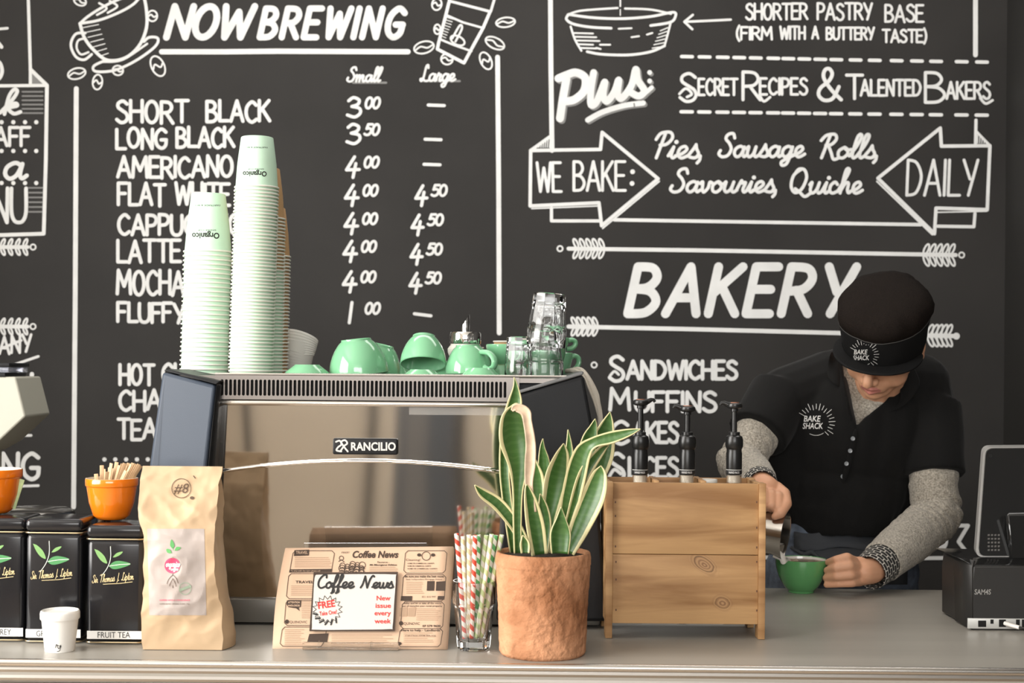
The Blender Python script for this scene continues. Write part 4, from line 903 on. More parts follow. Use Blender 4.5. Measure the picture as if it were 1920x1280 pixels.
for i in range(NP):
    off = -0.0023 * i; fn = news_fn(off); b = MB(); rows_ = []
    for a in range(13):
        rows_.append([fn(*warp(q / 12, a / 12)) + V((0.001 * ((i * 7) % 3 - 1), 0, -0.0012 * i)) for q in range(13)])
    b.loft(rows_, False, False, closed=False)
    nm = f'folded buff newspaper, {["front one showing its printed page", "second from the front", "third from the front", "fourth from the front", "fifth from the front", "sixth from the front", "last at the back"][i]} in the acrylic stand'
    t = thing('newspaper', nm, 'newspaper', fn(*warp(0.5, 1)), 'newspapers in the acrylic stand')
    o = b.obj('sheets', m_news, t, sharp=None); md = o.modifiers.new('t', 'SOLIDIFY'); md.thickness = 0.0019; md.offset = -1 if False else 1
    if i == 0: front = t
fn = news_fn(0.0007); fnb = news_fn(0.0010)
def box_frame(k, x0, y0, x1, y1, t=1.1, sk=0):
    k.line([(x0, y0 + 5), (x0 + 5, y0), (x1 - 5, y0), (x1, y0 + 5), (x1 - sk, y1 - 5), (x1 - 5 - sk, y1), (x0 + 5 - sk, y1), (x0 - sk, y1 - 5)], t, closed=True)
k = Ink(fn, 5e-7)
box_frame(k, 549, 1032, 627, 1071, sk=5); k.poly([(552, 1031), (580, 1030), (579, 1041), (551, 1042)]); k.poly([(543, 1067), (623, 1066), (622, 1072), (542, 1073)])
box_frame(k, 541, 1075, 640, 1122, sk=4); k.type('TRAVEL', 554, 588, 1093, 5, bold=0.02)
k.poly([(538, 1125), (565, 1125), (564, 1137), (560, 1139), (562, 1145), (555, 1140), (541, 1138), (537, 1133)])
box_frame(k, 536, 1125, 640, 1172, sk=3); box_frame(k, 529, 1175, 612, 1211, sk=4); k.disc(538, 1165, 4); k.type('QUINOVIC', 543, 576, 1168, 5)
k.type('Coffee News', 661, 747, 1045, 13, bold=0.03, slant=0.25); k.type('FREE!', 640, 655, 1037, 3.4, slant=0.2)
k.type('Tauranga -', 707, 730, 1055, 3, bold=0.02, slant=0.2); k.type('Mt Maunganui Edition', 693, 744, 1060, 3.2, bold=0.03, slant=0.2)
for i in range(14):
    x, y = 640 + (i * 37) % 46, 1046 + (i * 23) % 24; k.ring(x, y, 4 + i % 3, 1.2); k.line([(x - 5, y + 6), (x, y + 3), (x + 5, y + 7)], 1.4)
box_frame(k, 760, 1032, 838, 1074, sk=3); k.type('Cleaning!', 761, 788, 1051, 4); k.ring(799, 1042, 8, 1.2); k.disc(786, 1040, 4, 3); k.disc(812, 1040, 4, 3)
for y, w0 in ((1055, 50), (1060, 44), (1065, 56)): k.type('HOME OR COMMERCIAL CARPETS', 764, 764 + w0, y + 2, 2.4, bold=0.02)
box_frame(k, 756, 1077, 836, 1126, sk=3); k.type('Be sure you make the best move', 759, 832, 1082, 4, bold=0.03); k.type('Seek Independent Mortgage Advice', 761, 829, 1087, 3)
k.poly([(801, 1089), (815, 1089), (814, 1107), (800, 1107)]); k.poly([(818, 1090), (836, 1089), (835, 1107), (817, 1107)]); k.poly([(752, 1117), (773, 1117), (772, 1126), (751, 1126)]); k.poly([(821, 1117), (834, 1117), (833, 1124), (820, 1124)])
k.type('021 615 997', 791, 817, 1120, 3.4)
box_frame(k, 754, 1128, 833, 1178, sk=3); k.type('Relax and let us take all the worry', 757, 828, 1132, 3.2, bold=0.02); k.type('out of managing your rental property', 754, 829, 1137, 3.2, bold=0.02)
k.disc(752, 1168, 4); k.type('QUINOVIC', 757, 787, 1171, 5); k.type('07 579 9620', 792, 826, 1175, 4, bold=0.03)
box_frame(k, 750, 1178, 830, 1212, sk=4); k.type('Here to help - Landlords*', 752, 828, 1183, 4, bold=0.03); k.type('Call Chris: 0274 205 026', 760, 817, 1193, 3.4); k.disc(749, 1206, 4, 3)
k.poly([(580, 1188), (616, 1187), (613, 1205), (575, 1206)])
k.obj('page_print', m_ink, front)
k = Ink(fn, 5e-7); rg = random.Random(5)
for x0, x1, y0, y1 in ((553, 622, 1045, 1064), (546, 640, 1098, 1116), (566, 640, 1127, 1160), (534, 572, 1180, 1208), (622, 738, 1190, 1212), (693, 745, 1063, 1070), (762, 798, 1091, 1112), (781, 829, 1141, 1164), (768, 828, 1070, 1073), (757, 815, 1186, 1204)):
    y = y0
    while y < y1: k.line([(x0, y), (x0 + (x1 - x0) * rg.uniform(0.75, 1), y)], 1.1); y += 3.4
k.obj('fine_print', m_greyink, front); k = Ink(fn, 5e-7); k.poly([(750, 1139), (764, 1138), (763, 1155), (749, 1155)]); k.poly([(766, 1139), (780, 1138), (778, 1155), (765, 1155)])
k.obj('photo_print', m_greyink, front)
k = Ink(fnb, 5e-7); k.type('TRAVEL', 555, 577, 1038, 5.5); k.obj('reversed_print', m_news, front); k = Ink(fnb, 5e-7); k.type('To chat with the team please call', 545, 600, 1071, 2.6); k.obj('reversed_print', m_news, front); k = Ink(fnb, 5e-7); k.type('ATTENTION', 540, 562, 1130.5, 3.6, bold=0.02); k.type('LANDLORDS!', 538, 562, 1136.5, 3.6, bold=0.02); k.obj('reversed_print', m_news, front)
# white sign card in front of the papers
sf = news_fn(0.006); sf2 = news_fn(0.0068); sf3 = news_fn(0.0074)
b = MB(); b.prism([sf(*q) for q in ((588, 1073), (746, 1072), (740, 1183), (580, 1183))], V((0, 0.0015, 0))); sg = tag(b.obj('sign_card', m_ink), 'white Coffee News sign with black border in front of the newspapers', 'sign')
k = Ink(sf2, 5e-7); k.poly(cat([(596, 1077), (666, 1076), (736, 1076.5), (742, 1082), (739, 1130), (736, 1174), (729, 1179), (660, 1180), (592, 1180), (585, 1174), (587, 1130), (590, 1083), (596, 1077)], 4)[:-1]); k.obj('card_face', m_card, sg, label='white card face')
k = Ink(sf3, 5e-7); k.pen('Coffee', 594, 662, 1102, 25, 3.6, SC, 0.18); k.pen('News', 676, 736, 1102, 23, 3.6, SC, 0.18)
burst = [(614 + (28 if i % 2 else 21) * math.cos(2 * PI * i / 32), 1142 + (26 if i % 2 else 19) * math.sin(2 * PI * i / 32)) for i in range(32)]
k.line(burst, 1.0, closed=True)
for i in range(4, 15, 2): a, b_ = burst[i], burst[i + 1]; k.line([(a[0] + 1, a[1] + 3), (b_[0] + 1, b_[1] + 3)], 3)
k.obj('sign_lettering', m_black_ink, sg)
k = Ink(sf3, 5e-7); k.type('FREE', 597, 629, 1141, 13, bold=0.03, rot=-0.15); k.type('Take One!', 599, 632, 1154, 8, rot=-0.12, bold=0.02); k.obj('burst_lettering', m_red, sg); k = Ink(sf3, 5e-7)
for tx, x0, x1, y in (('New', 706, 732, 1125), ('issue', 704, 733, 1139), ('every', 702, 733, 1153), ('week', 702, 733, 1168)): k.type(tx, x0, x1, y, 9, bold=0.02)
k.obj('red_lettering', m_red, sg)
# acrylic: back sheet, feet and front lip
afn = news_fn(-0.024); b = MB(); b.prism([afn(x, y) for x, y in ((570, 1018), (800, 1018), (800, 1208), (570, 1208))], V((0, 0.003, 0))); b.obj('back_sheet', m_acr, ns)
lz = CT + 0.001; x0_, x1_ = P(569, 1219, yb_).x, P(748, 1219, yb_).x
MB().box(x0_, x1_, yb_ - 0.010, yb_ + 0.10, lz, lz + 0.003, 0.001).obj('base_sheet', m_acr, ns)
MB().box(x0_, x1_, yb_ - 0.012, yb_ - 0.0095, lz + 0.0, lz + 0.012, 0.0008).obj('front_lip', m_acr, ns)
for x in (608, 706): MB().box(P(x, 0, yb_).x, P(x + 3, 0, yb_).x, yb_ - 0.0093, yb_ - 0.002, lz + 0.003, lz + 0.012).obj('lip_rib', m_acr, ns)

# ================================================================ glass of paper straws
pg = G(888, 1217); pg.y += 0.0; s = pg.y / F
tg = tumbler(30 * s, 40 * s, 128 * s, base=0.014); tg.xf(Matrix.Translation(pg + V((0, 0, 0.0008))))
single('drinking_glass', tg, m_glass, pg, 'tall faceted tumbler holding the striped paper straws on the counter', 'glass', sharp=25)
def straw_mat(nm, col):
    def bld(nt, u, v):
        x = mth(nt, 'FRACT', mth(nt, 'ADD', u, mth(nt, 'MULTIPLY', v, 58.0))); return mixc(nt, mth(nt, 'LESS_THAN', x, 0.5), (0.80, 0.77, 0.70), col)
    return uvmat(nm, bld, 0.6)
SM = {'red': straw_mat('red striped paper', (0.62, 0.06, 0.03)), 'green': straw_mat('green striped paper', (0.10, 0.36, 0.12)), 'lime': straw_mat('lime striped paper', (0.50, 0.62, 0.30)), 'tan': straw_mat('tan striped paper', (0.62, 0.50, 0.30))}
sl = [('red', 856, 1000, 872, -0.012, 'red and white striped straw leaning furthest toward the newspapers'), ('tan', 868, 1005, 876, 0.006, 'tan striped straw just behind the outermost red one'), ('tan', 879, 1002, 880, -0.010, 'tan striped straw between two taller neighbours'),
      ('red', 891, 1003, 884, -0.014, 'red striped straw standing almost upright'), ('green', 897, 1002, 893, -0.004, 'green striped straw standing upright beside the red one'), ('lime', 912, 1003, 888, 0.0, 'lime striped straw leaning a little toward the plant pot'),
      ('lime', 922, 1001, 893, -0.012, 'lime striped straw in front of the leaning ones'), ('green', 930, 1003, 898, 0.004, 'green striped straw leaning toward the plant pot'), ('lime', 941, 1002, 901, -0.006, 'lime striped straw leaning furthest over the plant pot'), ('tan', 886, 1004, 889, 0.012, 'tan striped straw at the back of the glass')]
for colr, tx, ty, bx_, dy, lab in sl:
    T = P(tx, ty, pg.y + dy * 1.6); Bp = P(bx_, 1213, pg.y + dy * 0.7); Bp.z = max(Bp.z, CT + 0.0165); Bp.z = CT + 0.018
    b = MB(); n_ = 30; pts = [Bp + (T - Bp) * (i / n_) for i in range(n_ + 1)]
    b.tube(pts, 0.0036, 14, uv=True); single('paper_straw', b, SM[colr], Bp, lab, 'straw', 'striped paper straws in the tumbler', uv=True, sharp=None).modifiers.new('t', 'SOLIDIFY').thickness = 0.0004
# ================================================================ potted snake plant
m_terra = mat('old terracotta', (0.50, 0.215, 0.10), 0.85, col2=(0.66, 0.34, 0.19), var=0.4, scale=13, bump=1.0, bscale=34, spec=0.2, bdist=0.012)
b0 = G(1017, 1224); Yp = b0.y; s = Yp / F
pc = V((b0.x, Yp, CT))
pot = thing('potted_plant', 'snake plant in a weathered terracotta pot at the front of the counter', 'plant', pc)
zr = P(1017, 1033, Yp).z - CT; Rt, Rb = 89 * s, 80.5 * s
def chip(a, z):
    return 1 + 0.012 * noise.noise(V((math.cos(a) * 2, math.sin(a) * 2, z * 22))) + 0.012 * noise.noise(V((math.cos(a) * 9, math.sin(a) * 9, z * 110)))
zs = [0.0, 0.003] + [zr * i / 90 for i in range(3, 86)]
prof = [(Rb * 0.96, 0), (Rb, 0.004)] + [(Rb + (Rt - Rb) * (z / zr), z) for z in zs[2:]]
prof = [(r + (0.0012 if z > zr * 0.87 else 0), z) for r, z in prof] + [(Rt, zr * 0.965), (Rt * 0.985, zr * 0.995), (Rt * 0.96, zr), (Rt * 0.92, zr * 0.985), (Rt * 0.90, zr * 0.9), (Rt * 0.89, zr * 0.85)]
MB().lathe(prof, pc, 200, cap1=False, mod=chip).obj('terracotta_pot', m_terra, pot, sharp=None)
MB().lathe([(Rt * 0.915, zr * 0.955), (Rt * 0.6, zr * 0.965), (0.001, zr * 0.97)], pc, 40, cap0=True, cap1=False).obj('soil', mat('potting soil', (0.025, 0.018, 0.012), 0.95, bump=1, bscale=120), pot)
def leafb(edge):
    def bld(nt, u, v):
        a = mth(nt, 'ABSOLUTE', mth(nt, 'SUBTRACT', u, 0.5))
        tc = nt.nodes.new('ShaderNodeTexCoord')
        n = nt.nodes.new('ShaderNodeTexNoise'); n.inputs['Scale'].default_value = 40; nt.links.new(tc.outputs['Object'], n.inputs['Vector'])
        n2 = nt.nodes.new('ShaderNodeTexNoise'); n2.inputs['Scale'].default_value = 9; n2.inputs['Detail'].default_value = 2; nt.links.new(tc.outputs['Object'], n2.inputs['Vector'])
        wv = mth(nt, 'SINE', mth(nt, 'ADD', mth(nt, 'MULTIPLY', v, 600.0), mth(nt, 'MULTIPLY', n.outputs[0], 14.0)))
        base = mixc(nt, n2.outputs[0], (0.014, 0.048, 0.013), (0.075, 0.19, 0.035))
        grn = mixc(nt, mth(nt, 'MULTIPLY', mth(nt, 'GREATER_THAN', wv, 0.3), 0.09), base, (0.20, 0.34, 0.12))
        return mixc(nt, mth(nt, 'GREATER_THAN', mth(nt, 'ADD', a, mth(nt, 'MULTIPLY', n.outputs[0], 0.06)), edge + 0.03), grn, (0.62, 0.56, 0.30))
    return bld
m_leaf = uvmat('snake plant leaf', leafb(0.40), 0.35); m_leaf2 = uvmat('broad edged snake plant leaf', leafb(0.33), 0.35); m_leaf3 = uvmat('plain green snake plant leaf', leafb(0.47), 0.35)
m_dry = mat('dried torn leaf', (0.66, 0.50, 0.36), 0.8, var=0.15, scale=60)
def leaf(pts, m=None, dY=0.0, lean=0.0, face=0.0, tipY=0.0, nm='leaf'):
    """pts: (px, py, half width px) from base to tip"""
    n = len(pts); dense = []
    xs = cat([(a[0], a[1]) for a in pts], 6); ws = cat([(i, a[2]) for i, a in enumerate(pts)], 6)
    b = MB(); rings = []; uvs = []; L = 0; prev = None; M_ = len(xs)
    for i, ((x, y), (_, w_)) in enumerate(zip(xs, ws)):
        t = i / (M_ - 1); Yl = Yp + dY + lean * t + tipY * t * t; c = P(x, y, Yl)
        j0, j1 = xs[max(0, i - 1)], xs[min(M_ - 1, i + 1)]; tx, ty = j1[0] - j0[0], j1[1] - j0[1]; l_ = math.hypot(tx, ty) or 1; nx_, ny_ = -ty / l_, tx / l_
        if prev is not None: L += (c - prev).length
        prev = c; hw = max(0.3, abs(w_)) * Yl / F; row = []
        side_ = V((nx_, math.sin(face), -ny_)).normalized(); side_ = V((nx_ * math.cos(face), math.sin(face), -ny_ * math.cos(face)))
        hw2 = hw / max(0.35, math.cos(face))
        for q in range(9):
            u = q / 8; a = (u - 0.5) * 2; row.append(c + side_ * (a * hw2) + V((0, 0.45 * hw * (1 - a * a), 0))); uvs.append((u, L))
        rings.append(row)
    b.loft(rings, False, False, closed=False, uv=uvs)
    o = b.obj(nm, m or m_leaf, pot, sharp=None, uv=True); md = o.modifiers.new('t', 'SOLIDIFY'); md.thickness = 0.0016; md.offset = 0
    return o
leaf([(965, 1037, 9), (951, 940, 9), (946, 870, 10), (955, 800, 15), (965, 757, 14), (967, 725, 5), (964, 707, 0.5)], m_leaf, 0.03)
leaf([(971, 1037, 7), (970, 980, 8), (971, 920, 10), (973, 872, 20), (968, 825, 31), (962, 785, 23), (967, 763, 8), (972, 758, 2)], m_leaf, -0.035, face=0.25)
leaf([(1000, 960, 6), (992, 910, 7), (994, 870, 10), (995, 830, 9), (989, 790, 8), (985, 772, 9), (968, 764, 7), (960, 770, 2)], m_dry, -0.038, nm='dried_leaf_edge')
leaf([(992, 1034, 8), (966, 985, 11), (935, 946, 12), (906, 925, 9), (890, 909, 0.5)], m_leaf2, -0.01, -0.02)
leaf([(1012, 1035, 8), (1020, 930, 11), (1020, 870, 11), (1017, 840, 5), (1018, 822, 0.5)], m_leaf3, 0.05)
leaf([(1008, 1035, 9), (1008, 950, 15), (1006, 900, 15), (1002, 870, 7), (1001, 855, 0.5)], m_leaf2, 0.03)
leaf([(1042, 1035, 9), (1056, 930, 13), (1066, 860, 9), (1067, 830, 5), (1065, 805, 0.5)], m_leaf, 0.055)
leaf([(1024, 1036, 9), (1030, 970, 15), (1044, 900, 23), (1054, 855, 14), (1057, 831, 0.5)], m_leaf2, 0.012, face=0.2)
leaf([(1020, 1037, 8), (1022, 985, 12), (1018, 950, 9), (1013, 925, 0.5)], m_leaf, -0.025)
leaf([(1050, 1038, 16), (1051, 1000, 19), (1052, 972, 9), (1052, 950, 0.5)], m_leaf3, -0.045)
leaf([(1012, 1040, 15), (1004, 985, 17), (995, 940, 12), (989, 915, 5), (988, 908, 0.5)], m_leaf2, -0.042, face=0.3)
leaf([(1056, 1037, 10), (1064, 970, 16), (1078, 900, 19), (1092, 850, 16), (1112, 830, 10), (1146, 820, 11), (1178, 811, 7), (1201, 804, 0.5)], m_leaf, 0.0, -0.05, face=-0.2)
leaf([(1072, 1020, 9), (1088, 900, 15), (1104, 830, 15), (1113, 800, 7), (1116, 785, 0.5)], m_leaf3, 0.04)
leaf([(1070, 1030, 10), (1104, 910, 22), (1124, 850, 27), (1138, 800, 14), (1144, 772, 0.5)], m_leaf, 0.05)
leaf([(1055, 1035, 7), (1072, 960, 8), (1096, 890, 12), (1126, 846, 8), (1142, 834, 0.5)], m_leaf2, -0.012, face=0.3)
leaf([(1066, 1036, 11), (1088, 985, 19), (1112, 930, 22), (1124, 890, 14), (1127, 873, 0.5)], m_leaf2, -0.02, face=-0.3)
leaf([(985, 1037, 8), (984, 1018, 9), (980, 1003, 0.5)], m_leaf2, -0.05)

# ================================================================ wooden crate with syrup pumps
def woodb(nt, seed, knots=()):
    tc = nt.nodes.new('ShaderNodeTexCoord'); mp = nt.nodes.new('ShaderNodeMapping'); nt.links.new(tc.outputs['Object'], mp.inputs[0]); mp.inputs['Scale'].default_value = (2.0, 20, 20); mp.inputs['Location'].default_value = (seed, seed * 2, 0)
    n = nt.nodes.new('ShaderNodeTexNoise'); n.inputs['Scale'].default_value = 1.5; n.inputs['Detail'].default_value = 6; n.inputs['Distortion'].default_value = 0.6; nt.links.new(mp.outputs[0], n.inputs['Vector'])
    ctr = nt.nodes.new('ShaderNodeMapRange'); ctr.inputs[1].default_value = 0.36; ctr.inputs[2].default_value = 0.62; nt.links.new(n.outputs[0], ctr.inputs[0])
    mp2 = nt.nodes.new('ShaderNodeMapping'); nt.links.new(tc.outputs['Object'], mp2.inputs[0]); mp2.inputs['Scale'].default_value = (25, 400, 400)
    n2 = nt.nodes.new('ShaderNodeTexNoise'); n2.inputs['Scale'].default_value = 1; nt.links.new(mp2.outputs[0], n2.inputs['Vector'])
    c = mixc(nt, ctr.outputs[0], (0.28, 0.135, 0.045), (0.56, 0.335, 0.150)); c = mixc(nt, mth(nt, 'MULTIPLY', n2.outputs[0], 0.35), c, (0.36, 0.20, 0.095))
    for kp, kr, sy_ in knots:
        sp = nt.nodes.new('ShaderNodeSeparateXYZ'); nt.links.new(tc.outputs['Object'], sp.inputs[0]); dx = mth(nt, 'SUBTRACT', sp.outputs[0], kp.x); dz = mth(nt, 'SUBTRACT', sp.outputs[2], kp.z)
        rx_ = mth(nt, 'ADD', mth(nt, 'MULTIPLY', dx, 0.80), mth(nt, 'MULTIPLY', dz, -0.60)); rz_ = mth(nt, 'ADD', mth(nt, 'MULTIPLY', dx, 0.60), mth(nt, 'MULTIPLY', dz, 0.80)); rz_ = mth(nt, 'MULTIPLY', rz_, sy_)
        wob = mth(nt, 'MULTIPLY', n.outputs[0], kr * 1.7)
        ds = mth(nt, 'ADD', mth(nt, 'SQRT', mth(nt, 'ADD', mth(nt, 'MULTIPLY', rx_, rx_), mth(nt, 'MULTIPLY', rz_, rz_))), wob)
        rg_ = mth(nt, 'MULTIPLY', mth(nt, 'ADD', mth(nt, 'SINE', mth(nt, 'MULTIPLY', ds, 900.0)), 1.0), 0.5)
        msk = nt.nodes.new('ShaderNodeMapRange'); msk.inputs[1].default_value = kr * 2.7; msk.inputs[2].default_value = kr * 1.2; nt.links.new(ds, msk.inputs[0])
        c = mixc(nt, mth(nt, 'MULTIPLY', msk.outputs[0], 0.95), c, mixc(nt, rg_, (0.22, 0.11, 0.05), (0.46, 0.27, 0.13)))
        eg = mth(nt, 'LESS_THAN', mth(nt, 'ABSOLUTE', mth(nt, 'SUBTRACT', ds, kr * 1.9)), kr * 0.06); c = mixc(nt, mth(nt, 'MULTIPLY', eg, 0.6), c, (0.10, 0.05, 0.02))
    return c
def wood(nm, seed, knots=()):
    m = bpy.data.materials.new(nm); m.use_nodes = True; nt = m.node_tree; nt.links.new(woodb(nt, seed, knots), nt.nodes['Principled BSDF'].inputs['Base Color']); nt.nodes['Principled BSDF'].inputs['Roughness'].default_value = 0.6; return m
m_w1, m_w2, m_w3 = wood('pine plank', 1.3), wood('knotty pine plank', 4.1, ((P(1322, 1060, 2.32), 0.018, 1.9), (P(1356, 1132, 2.32), 0.011, 1.3))), wood('pale pine post', 7.7)
q = G(1285, 1198); Yw = q.y; zc = P(1285, 905, Yw).z; xw0, xw1 = P(1136, 1050, Yw).x, P(1435.5, 1050, Yw).x; D = 0.135; pw = mm(13, Yw)
crate = thing('wooden_crate', 'pine crate of two wide planks holding the syrup bottles', 'crate', (q.x, Yw + D / 2, CT))
for x in (xw0, xw1 - pw):
    for y in (Yw, Yw + D - 0.03): MB().box(x, x + pw, y, y + 0.03, CT + 0.0005, zc, 0.001).obj('post', m_w3, crate)
    MB().box(x + 0.001, x + pw - 0.001, Yw + 0.0305, Yw + D - 0.0305, P(1285, 1172, Yw).z, zc - 0.002, 0.001).obj('end_panel', m_w3, crate)
zj, zl = P(1285, 1040, Yw).z, P(1285, 1170, Yw).z
for yy in (Yw + 0.004, Yw + D - 0.016):
    u = MB().box(xw0 + pw, xw1 - pw, yy, yy + 0.012, zj + 0.0004, zc - 0.0008, 0.0012).obj('plank', m_w1, crate)
    l = MB().box(xw0 + pw, xw1 - pw, yy, yy + 0.012, zl, zj - 0.0004, 0.0012).obj('plank', m_w2, crate)
    if yy < Yw + 0.01:
        for pl_, cols in ((u, ((1154, (941, 967, 1024)), (1419, (941, 989, 1026)))), (l, ((1155, (1053, 1086, 1143)), (1419, (1053, 1108, 1144))))):
            for x, ys in cols:
                for y in ys: nl = Ink(lambda x, y: P(x, y, Yw + 0.0034), 5e-7); nl.disc(x, y, 1.3, 2.2); nl.obj('nail', mat('rusty nail', (0.13, 0.06, 0.035), 0.6), pl_)
MB().box(xw0 + pw, xw1 - pw, Yw + 0.017, Yw + D - 0.017, zl + 0.001, zl + 0.008).obj('floor_board', m_w3, crate)
for x0_, x1_ in ((1216, 1286), (1298, 1369)): MB().box(P(x0_, 0, Yw).x, P(x1_, 0, Yw).x, Yw + 0.0165, Yw + 0.10, P(1290, 1174, Yw).z, zl + 0.0008, 0.001).obj('runner', mat('pale plastic', (0.60, 0.59, 0.57), 0.4), crate, label='pale plastic runner under the crate')
FB = zl + 0.0085
for x in (1241, 1330): MB().box(P(x - 4, 0, Yw).x, P(x + 5, 0, Yw).x, Yw + 0.017, Yw + D - 0.017, zc - 0.03, zc + 0.002, 0.0008).obj('divider', m_w3, crate)
m_pump = mat('black pump plastic', (0.012, 0.012, 0.012), 0.28, spec=0.5); m_pumpb = mat('matte black pump plastic', (0.02, 0.02, 0.02), 0.5)
m_syr = mat('clear bottle plastic', (0.92, 0.90, 0.86), 0.05, trans=0.95, ior=1.25); m_tube = mat('pale dip tube', (0.74, 0.66, 0.54), 0.4)
Ys = Yw + 0.066
for px, ytop, dr, stem, lab in ((1200, 748, 1, 760, 'black syrup pump nearest the snake plant, nozzle toward the barista'), (1288, 760, -1, 772, 'middle black syrup pump in the wooden crate'), (1376, 754, -1, 766, "black syrup pump beside the barista's sleeve")):
    c = P(px, 900, Ys); c.z = FB; t = thing('syrup_bottle', lab, 'syrup bottle', c, 'syrup bottles with pumps in the wooden crate'); s = Ys / F
    z = lambda y: P(px, y, Ys).z - FB
    MB().lathe([(0.030, 0), (0.033, 0.003), (0.033, z(985)), (0.028, z(950)), (14.2 * s, z(922)), (14.2 * s, z(890))], c, 36).obj('bottle', m_syr, t)
    MB().lathe([(8 * s, z(1000)), (8 * s, z(905)), (9.5 * s, z(904)), (9.5 * s, z(890) - 0.0005)], c, 20).obj('dip_tube', m_tube, t)
    col = MB().lathe([(14.5 * s, z(889)), (14.8 * s, z(887)), (14.8 * s, z(849)), (14 * s, z(846)), (14 * s, z(842)), (15 * s, z(840)), (16.6 * s, z(836)), (16.6 * s, z(825)), (15 * s, z(818)), (10.5 * s, z(815)), (10.5 * s, z(810)), (6, 0)][:-1] + [(9.5 * s, z(809.5)), (0.0004, z(809.4))], c, 36, cap1=False).obj('collar', m_pump, t, sharp=25)
    bnd = MB().lathe([(14.95 * s, z(887)), (14.95 * s, z(880))], c, 36, cap0=False, cap1=False).obj('band', m_pumpb, col)
    bz = MB().lathe([(15.0 * s, z(880.4)), (15.0 * s, z(879.6))], c, 36, cap0=False, cap1=False).obj('band_line', m_white, col)
    kk = Ink(lambda x, y: c + V(((x - px) * s, -math.sqrt(max(0, (15.15 * s) ** 2 - ((x - px) * s) ** 2)), z(y))), 5e-7); kk.type('HAND MADE', px - 11, px + 8, 886.5, 4); kk.obj('band_lettering', m_white, col)
    MB().lathe([(5.2 * s, z(809.3)), (5.2 * s, z(stem + 6)), (7 * s, z(stem + 5)), (7 * s, z(stem))], c, 16).obj('stem', m_pump, t)
    hd = MB(); hd.lathe([(9 * s, z(stem)), (14 * s, z(stem - 2)), (15 * s, z(stem - 5)), (14 * s, z(ytop + 3)), (11 * s, z(ytop + 1)), (0.0004, z(ytop + 1))], c, 28, cap1=False)
    yn = stem - 6; pts = [c + V((dr * a * s, 0, z(b_))) for a, b_ in ((8, yn - 1), (14, yn - 2), (20, yn - 5), (24, yn - 5), (27, yn - 1))]; hd.tube(pts, [5.5 * s, 5 * s, 4 * s, 3.2 * s, 2.6 * s], 12)
    hd.obj('pump_head', m_pump, t); MB().lathe([(8.5 * s, z(ytop + 0.9)), (8.5 * s, z(ytop)), (0.0004, z(ytop))], c, 24, cap1=False).obj('top_disc', mat('terracotta disc', (0.40, 0.16, 0.09), 0.5), t, label='terracotta coloured disc')
c = P(1327, 900, Yw + 0.088); c.z = FB; R = mm(17.5, c.y); z = lambda y: P(1327, y, c.y).z - FB
t = thing('deli_tub', 'tall clear tub with a flat lid between two syrup pumps', 'tub', c); MB().lathe([(R * 0.8, 0), (R * 0.82, 0.001), (R * 0.98, z(904))], c, 32).obj('tub_body', mat('milky plastic', (0.75, 0.70, 0.62), 0.4), t)
MB().lathe([(R, z(905)), (R * 1.04, z(904)), (R * 1.04, z(899.5)), (R, z(898)), (R * 0.9, z(898)), (R * 0.86, z(899)), (0.0004, z(899))], c, 32, cap1=False).obj('lid', mat('clear lid', (0.80, 0.78, 0.73), 0.25), t)
# ================================================================ point of sale terminal
m_gloss = mat('glossy black plastic', (0.012, 0.012, 0.012), 0.12, spec=0.6); m_matb = mat('matte black plastic', (0.022, 0.021, 0.020), 0.45)
m_silv = mat('silver frame', (0.55, 0.54, 0.52), 0.3, metal=0.7)
q = G(1823, 1181); Yq = q.y; pos = thing('cash_terminal', 'black cash register terminal with its screen back to us at the counter end', 'cash register', (q.x + 0.09, Yq + 0.09, CT))
pp = lambda l, dy=0: [P(x, y, Yq) + V((0, dy, 0)) for x, y in l]
def hexa(f, d, name, m, bev=0.003):
    b = MB(); b.prism(f, d); o = b.obj(name, m, pos, sharp=25); md = o.modifiers.new('b', 'BEVEL'); md.width = bev; md.segments = 2; return o
hexa(pp([(1822, 1179), (1822, 1084), (1825, 1060), (2010, 1060), (2014, 1084), (2014, 1179)]), V((0, 0.17, 0)), 'base', m_matb)
b = MB(); fr_ = pp([(1821.5, 1180), (1821.5, 1063), (1826, 1050)]); bk = [P(1791, 1163, Yq + 0.075), P(1788, 1048, Yq + 0.075), P(1794, 1042, Yq + 0.075)]
b.add(fr_ + bk, [(0, 1, 4, 3), (1, 2, 5, 4)]); o = b.obj('side_cover', m_matb, pos, sharp=20); o.modifiers.new('t', 'SOLIDIFY').thickness = 0.003
hexa([P(1797, 1046, Yq + 0.02), P(2010, 1052, Yq + 0.02), P(2010, 1060, Yq + 0.0), P(1825, 1060, Yq)], V((0, 0.14, 0)), 'top_cover', m_gloss, 0.002)
# tilted screen: outer silver rim, black back
def rrect(pts, r, n=6):
    out = []
    for i, p in enumerate(pts):
        a, c_ = pts[i - 1], pts[(i + 1) % len(pts)]; d1 = (V(a) - V(p)).normalized(); d2 = (V(c_) - V(p)).normalized(); p = V(p)
        for k_ in range(n + 1): t = k_ / n; out.append((p + d1 * r) * (1 - t) ** 2 + p * 2 * t * (1 - t) + (p + d2 * r) * t ** 2)
    return out
sc = rrect([P(1829, 1044, Yq + 0.045), P(1844, 838, Yq + 0.10), P(2090, 836, Yq + 0.10), P(2085, 1044, Yq + 0.045)], 0.014)
b = MB(); b.prism(sc, V((0, 0.011, 0.003))); b.obj('screen_frame', m_silv, pos, sharp=30)
cS = sum(sc, V()) / len(sc); sc2 = [cS + (p - cS) * 0.972 + V((0.0007, -0.0035, 0.0)) for p in sc]
b = MB(); b.prism(sc2, V((0, 0.004, 0.001))); scr = b.obj('screen_back', m_gloss, pos, sharp=30)
